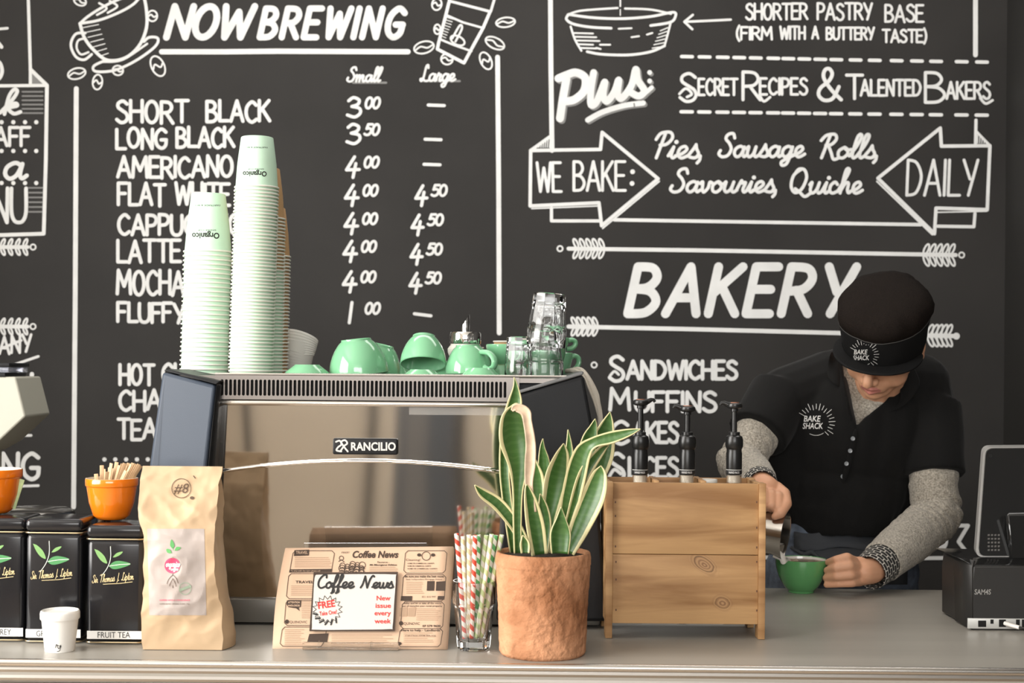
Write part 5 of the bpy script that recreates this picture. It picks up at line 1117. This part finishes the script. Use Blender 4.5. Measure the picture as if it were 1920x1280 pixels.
bvs = b.bvh(); fs = on_mesh(bvs, 0.0008, Yq + 0.06)
k = Ink(fs, 5e-7); k.disc(1857, 854, 4); k.obj('screw_hole', m_void, scr)
k = Ink(fs, 5e-7)
for i in range(4):
    for j in range(5): k.poly([(1852 + 6.3 * i, 1001 + 7 * j), (1856 + 6.3 * i, 1001 + 7 * j), (1855.6 + 6.3 * i, 1004.5 + 7 * j), (1851.6 + 6.3 * i, 1004.5 + 7 * j)])
k.obj('vent_grid', mat('grey vent slots', (0.09, 0.085, 0.08), 0.5), scr)
k = Ink(fs, 5e-7); k.poly([(1898, 1016), (1925, 1014), (1925, 1031), (1897, 1033)]); k.obj('sticker', mat('silver sticker', (0.32, 0.32, 0.31), 0.5), scr, label='small silver sticker')
b = MB(); b.loft([[P(x, y, Yq + 0.05 - dz) for x, y in ((1885, 960), (2040, 960), (2040, 1052), (1893, 1052))] for dz in (0, 0.018)]); o = b.obj('hinge_arm', m_gloss, pos); o.modifiers.new('b', 'BEVEL').width = 0.006
fq = lambda x, y: P(x, y, Yq - 0.0004)
k = Ink(fq, 5e-7); k.type('SAM4S', 1827, 1858, 1114, 10, bold=0.02, slant=0.1); k.obj('maker_lettering', m_silv, pos)
io = MB().box(P(1824, 0, Yq).x, P(2008, 0, Yq).x, Yq - 0.002, Yq + 0.001, P(1900, 1178.5, Yq).z, P(1900, 1159, Yq).z, 0.0006).obj('port_plate', mat('pale port plate', (0.50, 0.50, 0.48), 0.4, metal=0.3), pos)
fq2 = lambda x, y: P(x, y, Yq - 0.0024)
for x0_, x1_, y0_, y1_ in ((1834, 1849, 1163, 1175), (1857, 1863, 1161, 1169), (1873, 1886, 1161, 1175), (1905, 1912, 1161, 1176), (1916, 1930, 1161, 1176)):
    k = Ink(fq2, 5e-7); k.poly([(x0_, y0_), (x1_, y0_), (x1_, y1_), (x0_, y1_)]); k.obj('port', m_void, io)
cb_ = MB(); cb_.tube([P(1884, 1168, Yq - 0.005), P(1897, 1172, Yq - 0.018), P(1911, 1176, Yq - 0.026)], 0.0035, 10); cb_.cur = 1
cb_.tube([P(1911, 1176, Yq - 0.026), P(1925, 1178, Yq - 0.03), P(1950, 1172, Yq - 0.034), P(1990, 1188, Yq - 0.03)], 0.002, 8); 
cab = tag(cb_.obj('network_cable', [mat('white plug', (0.75, 0.72, 0.68), 0.4), m_matb]), 'network cable with a white plug in the back of the cash register', 'cable')
# ================================================================ the barista
m_skin = mat('skin', (0.68, 0.36, 0.22), 0.5, var=0.06, scale=14, sss=0.12, bump=0.05, bscale=250); m_lip = mat('lips', (0.58, 0.22, 0.18), 0.42, sss=0.1)
m_shirt = mat('black polo cotton', (0.0075, 0.0073, 0.0072), 0.85, spec=0.2, bump=0.15, bscale=700, sheen=0.06)
m_knit = mat('grey marl knit', (0.36, 0.325, 0.27), 0.95, col2=(0.60, 0.55, 0.47), var=0.3, scale=260, bump=0.7, bscale=300, spec=0.1, sheen=0.25)
m_jean = mat('blue grey denim', (0.11, 0.135, 0.18), 0.85, var=0.25, scale=60, bump=0.2, bscale=300); m_apron = mat('charcoal apron', (0.05, 0.054, 0.062), 0.85, bump=0.2, bscale=200)
m_hair = mat('brown hair', (0.045, 0.022, 0.012), 0.45, var=0.4, scale=120, stretch=(1, 1, 0.1)); m_capb = mat('black cap cotton', (0.008, 0.008, 0.0083), 0.8, spec=0.2, bump=0.12, bscale=700)
m_capm = mat('dark brown mesh', (0.0095, 0.0066, 0.0052), 0.8, spec=0.12, var=0.35, scale=400, bump=0.5, bscale=500)
shL, elL, wrL = P(1462, 742, 3.14), P(1388, 866, 3.03), P(1428, 909, 2.81)
shR, elR, wrR = P(1738, 762, 3.15), P(1757, 968, 3.06), P(1634, 1070, 2.815)
hipz = 0.92; cx = P(1590, 900, 3.14).x
person = thing('person', 'barista in black cap and polo over grey knit, pouring milk into a green cup', 'person', (cx, 3.2, 0))
HO = P(1657, 634, 2.99)
HR = Matrix.Rotation(math.radians(13), 4, 'Y') @ Matrix.Rotation(math.radians(-27), 4, 'Z') @ Matrix.Rotation(math.radians(46), 4, 'X')
HM = Matrix.Translation(HO) @ HR
h = lambda x, y, z: HM @ V((x, y, z))
R3 = HR.to_3x3()
B = MB()
# head
B.ell(h(0, 0.010, 0.025), (0.073, 0.083, 0.076), R3); B.ell(h(0, -0.028, -0.03), (0.060, 0.058, 0.076), R3)
B.ell(h(0, -0.062, -0.094), (0.024, 0.022, 0.020), R3)
for q in (-1, 1):
    B.capsule(h(q * 0.056, 0.0, -0.045), 0.018, h(q * 0.016, -0.055, -0.092), 0.019)
    B.ell(h(q * 0.033, -0.056, -0.030), (0.029, 0.023, 0.036), R3)
    B.ell(h(q * 0.042, -0.042, -0.052), (0.024, 0.030, 0.032), R3)
    B.ell(h(q * 0.031, -0.069, -0.006), (0.017, 0.0135, 0.010), R3)
    B.ell(h(q * 0.0115, -0.094, -0.041), (0.0085, 0.011, 0.0085), R3)
    B.ell(h(q * 0.075, 0.012, -0.008), (0.010, 0.018, 0.031), R3 @ Matrix.Rotation(q * 0.35, 3, 'Z')); B.ell(h(q * 0.077, 0.006, -0.032), (0.008, 0.010, 0.012), R3)
B.chain([h(0, -0.077, 0.000), h(0, -0.095, -0.012), h(0, -0.108, -0.033)], [0.0070, 0.0085, 0.0108]); B.ell(h(0, -0.108, -0.037), (0.0112, 0.0108, 0.0105), R3)
B.ell(h(0, -0.070, -0.064), (0.036, 0.018, 0.028), R3)
B.capsule(h(-0.017, -0.082, -0.067), 0.0045, h(-0.004, -0.0905, -0.0635), 0.0062); B.capsule(h(0.017, -0.082, -0.067), 0.0045, h(0.004, -0.0905, -0.0635), 0.0062)
B.capsule(h(-0.013, -0.081, -0.0755), 0.005, h(0, -0.0875, -0.0765), 0.0075); B.capsule(h(0.013, -0.081, -0.0755), 0.005, h(0, -0.0875, -0.0765), 0.0075)
nk = P(1640, 745, 3.13)
B.capsule(h(0, 0.03, -0.05), 0.054, nk, 0.056)
# trunk, arms, legs
B.ell(P(1598, 800, 3.17), (0.135, 0.085, 0.16)); B.ell(P(1588, 930, 3.18), (0.118, 0.080, 0.17)); B.ell(V((cx, 3.2, 0.96)), (0.145, 0.10, 0.13))
B.capsule(shL + V((0.03, 0, 0)), 0.048, shR + V((-0.03, 0, 0)), 0.048)
B.chain([shL, elL, wrL], [0.044, 0.036, 0.026]); B.chain([shR, elR, wrR], [0.044, 0.036, 0.026])
for q in (-1, 1):
    B.chain([V((cx + q * 0.075, 3.2, 0.93)), V((cx + q * 0.085, 3.18, 0.50)), V((cx + q * 0.09, 3.22, 0.09))], [0.075, 0.052, 0.036]); B.capsule(V((cx + q * 0.09, 3.23, 0.045)), 0.04, V((cx + q * 0.105, 3.08, 0.032)), 0.028)
# hand on the cup: back of the hand to us, four fingers one above the other, thumb behind
def finger(pts, rs): B.chain(pts, rs, 12)
pr = P(1606, 1072, 2.795)
B.chain([wrR, P(1618, 1072, 2.80)], [0.026, 0.026]); B.ell(P(1609, 1071, 2.798), (0.028, 0.015, 0.030), Matrix.Rotation(0.25, 3, 'Y'))
CYc = 2.79
finger([P(1600, 1052, 2.785), P(1588, 1045, 2.768), P(1568, 1049, 2.772), P(1553, 1054, 2.798)], [0.0105, 0.0102, 0.0085, 0.0072])
finger([P(1605, 1062, 2.785), P(1592, 1060, 2.762), P(1568, 1065, 2.762), P(1551, 1069, 2.788)], [0.011, 0.0108, 0.009, 0.0076])
finger([P(1607, 1076, 2.785), P(1594, 1077, 2.762), P(1568, 1080, 2.762), P(1549, 1083, 2.786)], [0.011, 0.0104, 0.0088, 0.0074])
finger([P(1609, 1089, 2.79), P(1597, 1092, 2.77), P(1572, 1094, 2.768), P(1550, 1096, 2.782)], [0.010, 0.0092, 0.0078, 0.0066])
finger([P(1615, 1058, 2.81), P(1595, 1050, 2.84), P(1572, 1050, 2.852), P(1556, 1056, 2.845)], [0.012, 0.0112, 0.0098, 0.008])
# hand closed round the jug's handle, thumb on this side
B.chain([wrL, P(1438, 915, 2.80)], [0.026, 0.025]); B.ell(P(1442, 925, 2.795), (0.030, 0.022, 0.024), Matrix.Rotation(0.5, 3, 'Y'))
for i, x in enumerate((1418, 1432, 1446, 1459)):
    y0 = 918 + i * 3; finger([P(x - 2, y0 - 4, 2.80), P(x, y0 + 4, 2.764), P(x + 1, y0 + 24, 2.748), P(x + 1, y0 + 34 - i * 2, 2.764)], [0.0115, 0.0112, 0.0095, 0.008])
finger([P(1456, 914, 2.80), P(1470, 925, 2.778), P(1474, 944, 2.758), P(1463, 962, 2.742), P(1453, 968, 2.742)], [0.0130, 0.0125, 0.0115, 0.0105, 0.0075])
lipc = h(0, -0.097, -0.07)
def bodymat(c):
    l = HM.inverted() @ c
    if l.y < -0.079 and abs(l.x) < 0.0215 and -0.0825 < l.z < -0.0595 + 0.002 * (abs(l.x) < 0.008) and (abs(l.x) / 0.0215) ** 2 + ((l.z + 0.071) / 0.0125) ** 2 < 1: return 1
    return 0
def facesoft(p):
    if p.z < HO.z - 0.2: return 0
    l = HM.inverted() @ p
    if l.z < -0.13: return 0
    return 0.0 if (abs(l.x) < 0.024 and l.y < -0.080 and -0.088 < l.z < 0.0) else 0.1 if (abs(l.x) < 0.028 and l.y < -0.074 and l.z < 0) else 0.0 if abs(l.x) > 0.066 else 1.0
body, bmb = remesh(B, 'body', [m_skin, m_lip], 0.0021, 6, person, mfun=bodymat, soft=facesoft)
# eyelashes
lash = MB()
for q in (-1, 1):
    for i in range(15):
        a = (i / 14 - 0.5) * 2; p0 = h(q * 0.031 + a * 0.0145, -0.0815 + 0.004 * a * a, -0.0115 + 0.003 * a * a); p1 = h(q * 0.031 + a * 0.020, -0.0915 + 0.005 * a * a, -0.0195 + 0.002 * a * a)
        lash.tube([p0, (p0 + p1) / 2 + V((0, 0, -0.0006)), p1], [0.0006, 0.0005, 0.0002], 5)
    lash.tube([h(q * 0.031 + a * 0.0150, -0.0812 + 0.004 * a * a, -0.011 + 0.003 * a * a) for a in (-1, -0.5, 0, 0.5, 1)], 0.0008, 6)
lash.obj('eyelashes', mat('dark lashes', (0.012, 0.008, 0.006), 0.6), person)
# knitted jumper under the polo
K = MB()
K.ell(P(1598, 800, 3.165), (0.148, 0.095, 0.165)); K.ell(P(1588, 930, 3.18), (0.128, 0.088, 0.12)); K.capsule(shL, 0.055, shR, 0.055)
K.capsule(nk + V((0, 0.02, -0.03)), 0.085, P(1652, 722, 3.125), 0.064)
K.capsule(P(1632, 790, 3.135), 0.060, P(1640, 757, 3.12), 0.056)
K.chain([shL, elL], [0.055, 0.0465]); K.capsule(elL + V((-0.004, 0, 0)), 0.0465, elL + (wrL - elL) * 0.55, 0.043); K.capsule(elL + (wrL - elL) * 0.55, 0.043, elL + (wrL - elL) * 0.93, 0.036, flat1=True)
K.chain([shR, elR], [0.057, 0.052]); K.capsule(elR, 0.051, elR + (wrR - elR) * 0.5, 0.050); K.capsule(elR + (wrR - elR) * 0.5, 0.050, elR + (wrR - elR) * 0.865, 0.042, flat1=True)
def fold(p):
    o = V(p)
    for e, w_, s_ in ((elL, wrL, shL), (elR, wrR, shR)):
        dd = (p - e).length
        if dd < 0.16:
            ax = (w_ - e).normalized() if (p - e).dot(w_ - e) > 0 else (s_ - e).normalized(); L = (p - e).dot(ax); k_ = max(0, 1 - dd / 0.16)
            nrm_ = (p - e - ax * L)
            if nrm_.length > 1e-4: o += nrm_.normalized() * (0.0045 * k_ * math.sin(L * 190 + 6 * noise.noise(p * 16)))
    return o + V((noise.noise(p * 45), noise.noise(p * 45 + V((9, 0, 0))), noise.noise(p * 45 + V((0, 9, 0))))) * 0.0018
jump, kmb = remesh(K, 'knitted_jumper', m_knit, 0.0045, 4, person, disp=fold)
# patterned wrist bands
def bandb(nt, u, v):
    br = nt.nodes.new('ShaderNodeTexBrick'); br.inputs['Color1'].default_value = (0.012, 0.012, 0.012, 1); br.inputs['Color2'].default_value = (0.018, 0.018, 0.018, 1); br.inputs['Mortar'].default_value = (0.55, 0.52, 0.47, 1)
    br.inputs['Scale'].default_value = 1; br.inputs['Mortar Size'].default_value = 0.05; br.inputs['Brick Width'].default_value = 0.62; br.inputs['Row Height'].default_value = 0.5; br.offset = 0.37
    cb = nt.nodes.new('ShaderNodeCombineXYZ'); nt.links.new(mth(nt, 'MULTIPLY', u, 9.0), cb.inputs[0]); nt.links.new(mth(nt, 'MULTIPLY', v, 62.0), cb.inputs[1]); nt.links.new(cb.outputs[0], br.inputs['Vector'])
    ch = nt.nodes.new('ShaderNodeTexChecker'); ch.inputs['Scale'].default_value = 1; cb2 = nt.nodes.new('ShaderNodeCombineXYZ'); nt.links.new(mth(nt, 'MULTIPLY', u, 30.0), cb2.inputs[0]); nt.links.new(mth(nt, 'MULTIPLY', v, 220.0), cb2.inputs[1]); nt.links.new(cb2.outputs[0], ch.inputs['Vector'])
    return mixc(nt, mth(nt, 'MULTIPLY', ch.outputs['Fac'], 0.0), br.outputs['Color'], (0.5, 0.48, 0.44))
m_wb = uvmat('black and cream woven band', bandb, 0.8)
for e, w_, r_, a0, a1 in ((elR, wrR, 0.0385, 0.855, 1.03), (elL, wrL, 0.0335, 0.91, 1.03)):
    b = MB(); d_ = w_ - e; b.tube([e + d_ * (a0 + (a1 - a0) * i / 6) for i in range(7)], [r_ * (0.98 if i in (0, 6) else 1.0) * (1.05 - 0.02 * i) for i in range(7)], 32, uv=True)
    o = b.obj('wrist_band', m_wb, person, sharp=None, uv=True); o.modifiers.new('t', 'SOLIDIFY').thickness = 0.002
# polo shirt
S = MB()
S.ell(P(1600, 800, 3.155), (0.165, 0.118, 0.175)); S.ell(P(1590, 905, 3.165), (0.140, 0.108, 0.13)); S.capsule(P(1590, 930, 3.17), 0.118, P(1578, 962, 3.175), 0.122, flat1=False); S.ell(P(1578, 950, 3.175), (0.138, 0.112, 0.085))
S.chain([shL + V((0.015, 0, -0.005)), P(1560, 715, 3.15), P(1720, 722, 3.15), shR + V((-0.012, 0, -0.005))], [0.070, 0.072, 0.072, 0.074])
S.capsule(P(1590, 690, 3.16), 0.055, P(1690, 690, 3.16), 0.055)
tl, tr = (elL - shL).normalized(), (elR - shR).normalized()
S.tube([shL, shL + (elL - shL) * 0.40, shL + (elL - shL) * 0.60], [0.070, 0.068, 0.068], 24); S.tube([shR, shR + (elR - shR) * 0.4, shR + (elR - shR) * 0.635], [0.076, 0.070, 0.067], 24)
for (x0_, y0_, x1_, y1_) in ((1478, 800, 1470, 950), (1710, 820, 1690, 950)): S.capsule(P(x0_, y0_, 3.14), 0.055, P(x1_, y1_, 3.17), 0.05)
vneck = [(1574, 690), (1585, 735), (1594, 780), (1604, 806), (1622, 786), (1655, 760), (1684, 728), (1704, 690), (1690, 640), (1585, 640)]
def inpoly(x, y, pl):
    c_ = False; j = len(pl) - 1
    for i in range(len(pl)):
        if (pl[i][1] > y) != (pl[j][1] > y) and x < (pl[j][0] - pl[i][0]) * (y - pl[i][1]) / (pl[j][1] - pl[i][1]) + pl[i][0]: c_ = not c_
        j = i
    return c_
zhem = P(1580, 1003, 3.06).z
def shcut(p):
    if p.z < zhem: return True
    x, y = pix(p); return p.y < 3.17 and inpoly(x, y, vneck)
def crease(p):
    x, y = pix(p); k_ = 0.004 * noise.noise(V((x / 40, y / 130, 3))) + 0.003 * math.sin((x - y * 0.35) / 17) * max(0, 1 - abs(x - 1500) / 60) * max(0, 1 - abs(y - 760) / 90)
    return p + V((0, k_ * 1.6, 0)) + V((noise.noise(p * 14) * 0.003, 0, noise.noise(p * 14 + V((5, 5, 5))) * 0.002))
polo, smb = remesh(S, 'polo_shirt', m_shirt, 0.0045, 6, person, cut=shcut, disp=crease, solid=0.003)
sb = smb.bvh(); kb_ = kmb.bvh()
def drape(x, y, off, deep=3.06):
    d_ = ray(x, y).normalized(); hts = [q_ for q_ in (sb.ray_cast(CAM, d_)[0], kb_.ray_cast(CAM, d_)[0]) if q_ is not None]
    return (min(hts, key=lambda q_: q_.y) - d_ * off) if hts else P(x, y, deep)
def flap(cols, name, off, parent, thick=0.003):
    """cols: list of pixel columns; a strip of cloth laid over the shirt"""
    b = MB(); b.loft([[drape(x, y, off) for x, y in c_] for c_ in cols], False, False, closed=False)
    o = b.obj(name, m_shirt, parent, sharp=None); md = o.modifiers.new('t', 'SOLIDIFY'); md.thickness = thick; md.offset = 0; sd = o.modifiers.new('s', 'SUBSURF'); sd.levels = 1; sd.render_levels = 2; return o
flap([[(1558, 655), (1552, 680), (1549, 705)], [(1566, 660), (1562, 690), (1558, 716)], [(1573, 668), (1573, 700), (1572, 726)], [(1580, 680), (1584, 712), (1587, 734)]], 'collar', 0.008, polo)
flap([[(1706, 676), (1700, 700), (1684, 728)], [(1716, 690), (1706, 722), (1690, 748)], [(1724, 706), (1704, 744), (1676, 770)], [(1728, 722), (1700, 764), (1656, 776)]], 'collar', 0.008, polo)
flap([[(1578, 700), (1587, 740), (1596, 780), (1602, 806)], [(1588, 704), (1595, 742), (1602, 778), (1608, 800)]], 'placket_edge', 0.004, polo)
flap([[(1601, 800), (1593, 835), (1584, 872), (1574, 905)], [(1610, 804), (1604, 838), (1595, 875), (1584, 908)]], 'placket', 0.004, polo)
m_btn = mat('grey shell button', (0.30, 0.32, 0.34), 0.25, coat=0.4)
for x, y in ((1599, 822), (1594, 845), (1587, 869), (1580, 893)):
    c = drape(x, y, 0.0065); b = MB(); b.lathe([(0.0046, 0), (0.0048, 0.001), (0.0042, 0.002), (0.0036, 0.0016), (0.0004, 0.0016)], n=18, cap1=False, M=Matrix.Translation(c) @ Matrix.Rotation(PI / 2, 4, 'X')); bo = b.obj('button', m_btn, polo)
def logo(fn, cxp, cyp, sc, name, par):
    k = Ink(fn, 5e-7); k.type('BAKE', cxp - 20 * sc, cxp + 12 * sc, cyp + 0 * sc, 11.5 * sc, bold=0.012, slant=0.18); k.type('SHACK', cxp - 22 * sc, cxp + 16 * sc, cyp + 13.5 * sc, 11.5 * sc, bold=0.012, slant=0.18)
    for i in range(17):
        a = math.radians(-150 + i * 12.2); r0 = 24 + (2 if i % 2 else 0); r1 = r0 + 9 + 3 * (i % 3 == 0)
        k.line([(cxp + 3 * sc + r0 * sc * math.cos(a), cyp + 2 * sc + r0 * sc * math.sin(a)), (cxp + 3 * sc + r1 * sc * math.cos(a), cyp + 2 * sc + r1 * sc * math.sin(a))], 0.9 * sc)
    k.line([(cxp + 3 * sc + 24 * sc * math.cos(math.radians(a)), cyp + 2 * sc + 24 * sc * math.sin(math.radians(a))) for a in range(55, 125, 8)], 0.8 * sc)
    k.obj(name, m_white, par, 'white BAKE SHACK emblem with rays')
logo(lambda x, y: drape(x, y, 0.0035), 1527, 790, 1.0, 'chest_emblem', polo)
# trousers, apron
T = MB(); T.ell(V((cx, 3.2, 0.97)), (0.16, 0.115, 0.13))
for q in (-1, 1): T.chain([V((cx + q * 0.08, 3.2, 0.93)), V((cx + q * 0.088, 3.18, 0.50)), V((cx + q * 0.092, 3.22, 0.06))], [0.092, 0.07, 0.058])
T.capsule(V((cx - 0.06, 3.15, 0.95)), 0.09, V((cx + 0.07, 3.15, 0.95)), 0.09); T.ell(V((cx - 0.03, 3.19, 1.03)), (0.135, 0.10, 0.05))
tro, tmb = remesh(T, 'jeans', m_jean, 0.006, 5, person, disp=lambda p: p + V((noise.noise(p * 20), noise.noise(p * 20 + V((3, 3, 3))), 0)) * 0.004)
tb_ = tmb.bvh()
def wrapw(x, y, off=0.007):
    d_ = ray(x, y).normalized(); q_ = tb_.ray_cast(CAM, d_)[0]; return (q_ - d_ * off) if q_ is not None else P(x, y, 3.16)
b = MB(); b.loft([[wrapw(1490 + (1690 - 1490) * i / 12, yy + 4 * math.sin(i * 0.9)) for i in range(13)] for yy in (996, 1008, 1020, 1030)], False, False, closed=False); o = b.obj('apron_waistband', m_apron, person, sharp=None); o.modifiers.new('t', 'SOLIDIFY').thickness = 0.004
b = MB(); b.loft([[wrapw(1518 + (1700 - 1518) * i / 12, yy, 0.006) for i in range(13)] for yy in (1028, 1050, 1072, 1095)], False, False, closed=False); o = b.obj('apron_skirt', m_apron, person, sharp=None); o.modifiers.new('t', 'SOLIDIFY').thickness = 0.003
b = MB(); b.tube([wrapw(1508, 1040, 0.012), wrapw(1522, 1034, 0.014), wrapw(1534, 1044, 0.013), wrapw(1524, 1052, 0.012)], 0.006, 8); b.tube([wrapw(1484, 1026, 0.01), wrapw(1508, 1040, 0.012)], 0.004, 8); b.obj('apron_knot', m_apron, person)
# hair and cap
Hh = MB(); Hh.ell(h(0, 0.028, 0.01), (0.078, 0.074, 0.06), R3); Hh.ell(h(0, 0.06, -0.04), (0.05, 0.04, 0.05), R3)
for q in (-1, 1): Hh.chain([h(q * 0.074, -0.018, 0.03), h(q * 0.0735, -0.020, 0.010), h(q * 0.071, -0.020, -0.020)], [0.010, 0.006, 0.002])
remesh(Hh, 'hair', m_hair, 0.0035, 3, person)
CB = -0.002
capo = MB(); N = 64
def capring(r, z, sq=1.0, back=0.0, wob=0.0, lift=None):
    out = []
    for j in range(N):
        a = 2 * PI * j / N; c_, s_ = math.cos(a), math.sin(a); rr = r * (1 + wob * noise.noise(V((c_ * 2, s_ * 2, z * 30))) + wob * 0.5 * noise.noise(V((c_ * 6, s_ * 6, z * 60))))
        zz = z + (lift(a) if lift else 0) - 0.014 * (1 - max(0, -s_) ** 0.7) * max(0, 1 - (z - CB) / 0.06); out.append(h(rr * c_, 0.000 + back + rr * 1.10 * s_, zz))
    return out
capo.loft([capring(0.080, CB + 0.002), capring(0.0835, CB), capring(0.0868, CB + 0.022, wob=0.015), capring(0.0895, CB + 0.045, wob=0.025), capring(0.0918, CB + 0.068, wob=0.03), capring(0.0912, CB + 0.073, wob=0.03)], False, False)
cap_ = capo.obj('cap', m_capb, person, sharp=60)
cr = [(0.0916, 0.0725, 0.03), (0.0935, 0.080, 0.05), (0.0935, 0.093, 0.07), (0.087, 0.107, 0.09), (0.069, 0.118, 0.11), (0.040, 0.1235, 0.10), (0.015, 0.1245, 0.04), (0.001, 0.1245, 0)]
b = MB(); b.loft([capring(r_, CB + z_, wob=w_) for r_, z_, w_ in cr], False, True); b.obj('cap_crown', m_capm, cap_, sharp=None, label='dark brown mesh crown')
b = MB(); sm_ = capring(0.0926, CB + 0.0725, wob=0.03); b.tube(sm_ + sm_[:2], 0.0009, 6); b.obj('cap_seam', mat('grey thread', (0.05, 0.048, 0.045), 0.8), cap_)
vz = MB(); rows_ = []
for i in range(9):
    t = i / 8; row = []
    for j in range(41):
        f_ = (j / 40 - 0.5) * 2; a = math.radians(-90 + f_ * 82); edge = math.cos(f_ * PI / 2) ** 0.6; c_, s_ = math.cos(a), math.sin(a)
        rr = 0.0838 + 0.035 * t * edge; row.append(h(rr * c_, 0.000 + rr * 1.10 * s_, CB + 0.001 - 0.014 * (1 - max(0, -s_) ** 0.7) + 0.011 * t * edge - 0.014 * t * c_ * c_ * edge))
    rows_.append(row)
vz.loft(rows_, False, False, closed=False); o = vz.obj('cap_visor', m_capb, cap_, sharp=None); md = o.modifiers.new('t', 'SOLIDIFY'); md.thickness = 0.004
cbv = MB().add(capo.v, capo.f).add(vz.v, vz.f).bvh()
logo(on_mesh(cbv, 0.0035, 2.9), 1617, 664, 0.80, 'cap_emblem', cap_)
# ---------------------------------------------------------------- green cup of coffee, jug, milk
cpos = G(1502, 1112); cpos.y += 0.016; cpos = V((P(1502, 1100, cpos.y).x, cpos.y, CT + 0.0005)); s = cpos.y / F
cup = ceramic_cup('coffee_cup', 'deep green cup being filled with coffee and milk on the counter', 48 * s, 61 * s, m_green_d, cpos, Matrix.Rotation(PI, 4, 'Z') @ Matrix.Rotation(PI, 4, 'Z') @ Matrix.Rotation(0.75, 4, 'Z'), inner=m_glaze)
def cofb(nt, u, v):
    tc = nt.nodes.new('ShaderNodeTexCoord'); n = nt.nodes.new('ShaderNodeTexNoise'); n.inputs['Scale'].default_value = 38; n.inputs['Distortion'].default_value = 1.5; nt.links.new(tc.outputs['Object'], n.inputs['Vector'])
    r = nt.nodes.new('ShaderNodeValToRGB'); r.color_ramp.elements[0].position = 0.5; r.color_ramp.elements[1].position = 0.62; r.color_ramp.elements[0].color = (0.10, 0.035, 0.012, 1); r.color_ramp.elements[1].color = (0.62, 0.45, 0.30, 1); nt.links.new(n.outputs[0], r.inputs[0]); return r.outputs[0]
b = MB(); zc_ = 61 * s * 0.93; b.lathe([(0.0004, zc_), (48 * s * 0.955, zc_)], cpos, 40, cap0=False, cap1=False); b.obj('coffee', uvmat('coffee with milk swirls', cofb, 0.3), cup)
jm = P(1473, 1001, 2.772); jd = V((0.90, -0.40, -0.12)).normalized(); jr = mm(43, 2.77)
zax = jd; up_ = V((0, 0, 1)); yax = (up_ - zax * up_.dot(zax)).normalized(); xax = yax.cross(zax)
JM = Matrix.Translation(jm - jd * 0.105) @ Matrix((xax, yax, zax)).transposed().to_4x4()
jug = thing('milk_jug', "stainless milk jug tipped over the green cup in the barista's hand", 'jug', jm - jd * 0.05)
def spout(a, z):
    k_ = max(0, (z - 0.075) / 0.03); dlt = math.cos(a + PI / 2); return 1 + 0.22 * k_ * max(0, dlt) ** 6 - 0.03 * k_
m_jug = mat('brushed jug steel', (0.60, 0.57, 0.53), 0.18, metal=1.0, bump=0.05, bscale=30)
MB().lathe([(0.0004, 0.001), (jr * 0.98, 0), (jr * 1.06, 0.003), (jr * 1.08, 0.02), (jr * 1.0, 0.06), (jr * 0.93, 0.085), (jr * 0.95, 0.1045), (jr * 0.94, 0.105), (jr * 0.92, 0.1045), (jr * 0.90, 0.085), (jr * 0.97, 0.06), (jr * 1.04, 0.02), (jr * 0.9, 0.003), (0.0004, 0.003)], n=56, M=JM, cap0=False, cap1=False, mod=spout).obj('jug_body', m_jug, jug, sharp=40)
b = MB(); hp = [(jr * 0.97, 0.085), (jr * 1.25, 0.090), (jr * 1.55, 0.078), (jr * 1.60, 0.045), (jr * 1.45, 0.018), (jr * 1.08, 0.012)]
b.tube([JM @ V((0, y_, z_)) for y_, z_ in cat(hp, 5)], 0.006, 10, flat=1.3); b.obj('jug_handle', m_jug, jug)
b = MB(); b.loft([[JM @ V((x_ * jr, -0.52 * jr, z_)) for x_ in (-0.66, -0.33, 0, 0.33, 0.66)] for z_ in (0.012, 0.05, 0.098)], False, False, closed=False); b.obj('milk', mat('milk', (0.80, 0.76, 0.70), 0.25, sss=0.1), jug)
lipp = JM @ V((0, -jr * 1.12, 0.104)); land = V((P(1478, 1056, cpos.y).x, cpos.y + 0.0, cpos.z + zc_))
ms = MB(); pts = [JM @ V((0, -jr * 0.9, 0.09)), JM @ V((0, -jr * 1.08, 0.1045)) + V((0, 0, 0.002)), lipp + V((0.003, 0, -0.004)), lipp * 0.55 + land * 0.45 + V((0.003, 0, 0.001)), land + V((0, 0, 0.0005))]
ms.tube(pts, [0.010, 0.0075, 0.006, 0.0048, 0.0055], 12); o = single('milk_stream', ms, mat('milk', (0.80, 0.76, 0.70), 0.25, sss=0.1), land, 'thin stream of milk running from the steel jug into the green cup', 'milk'); o['kind'] = 'stuff'
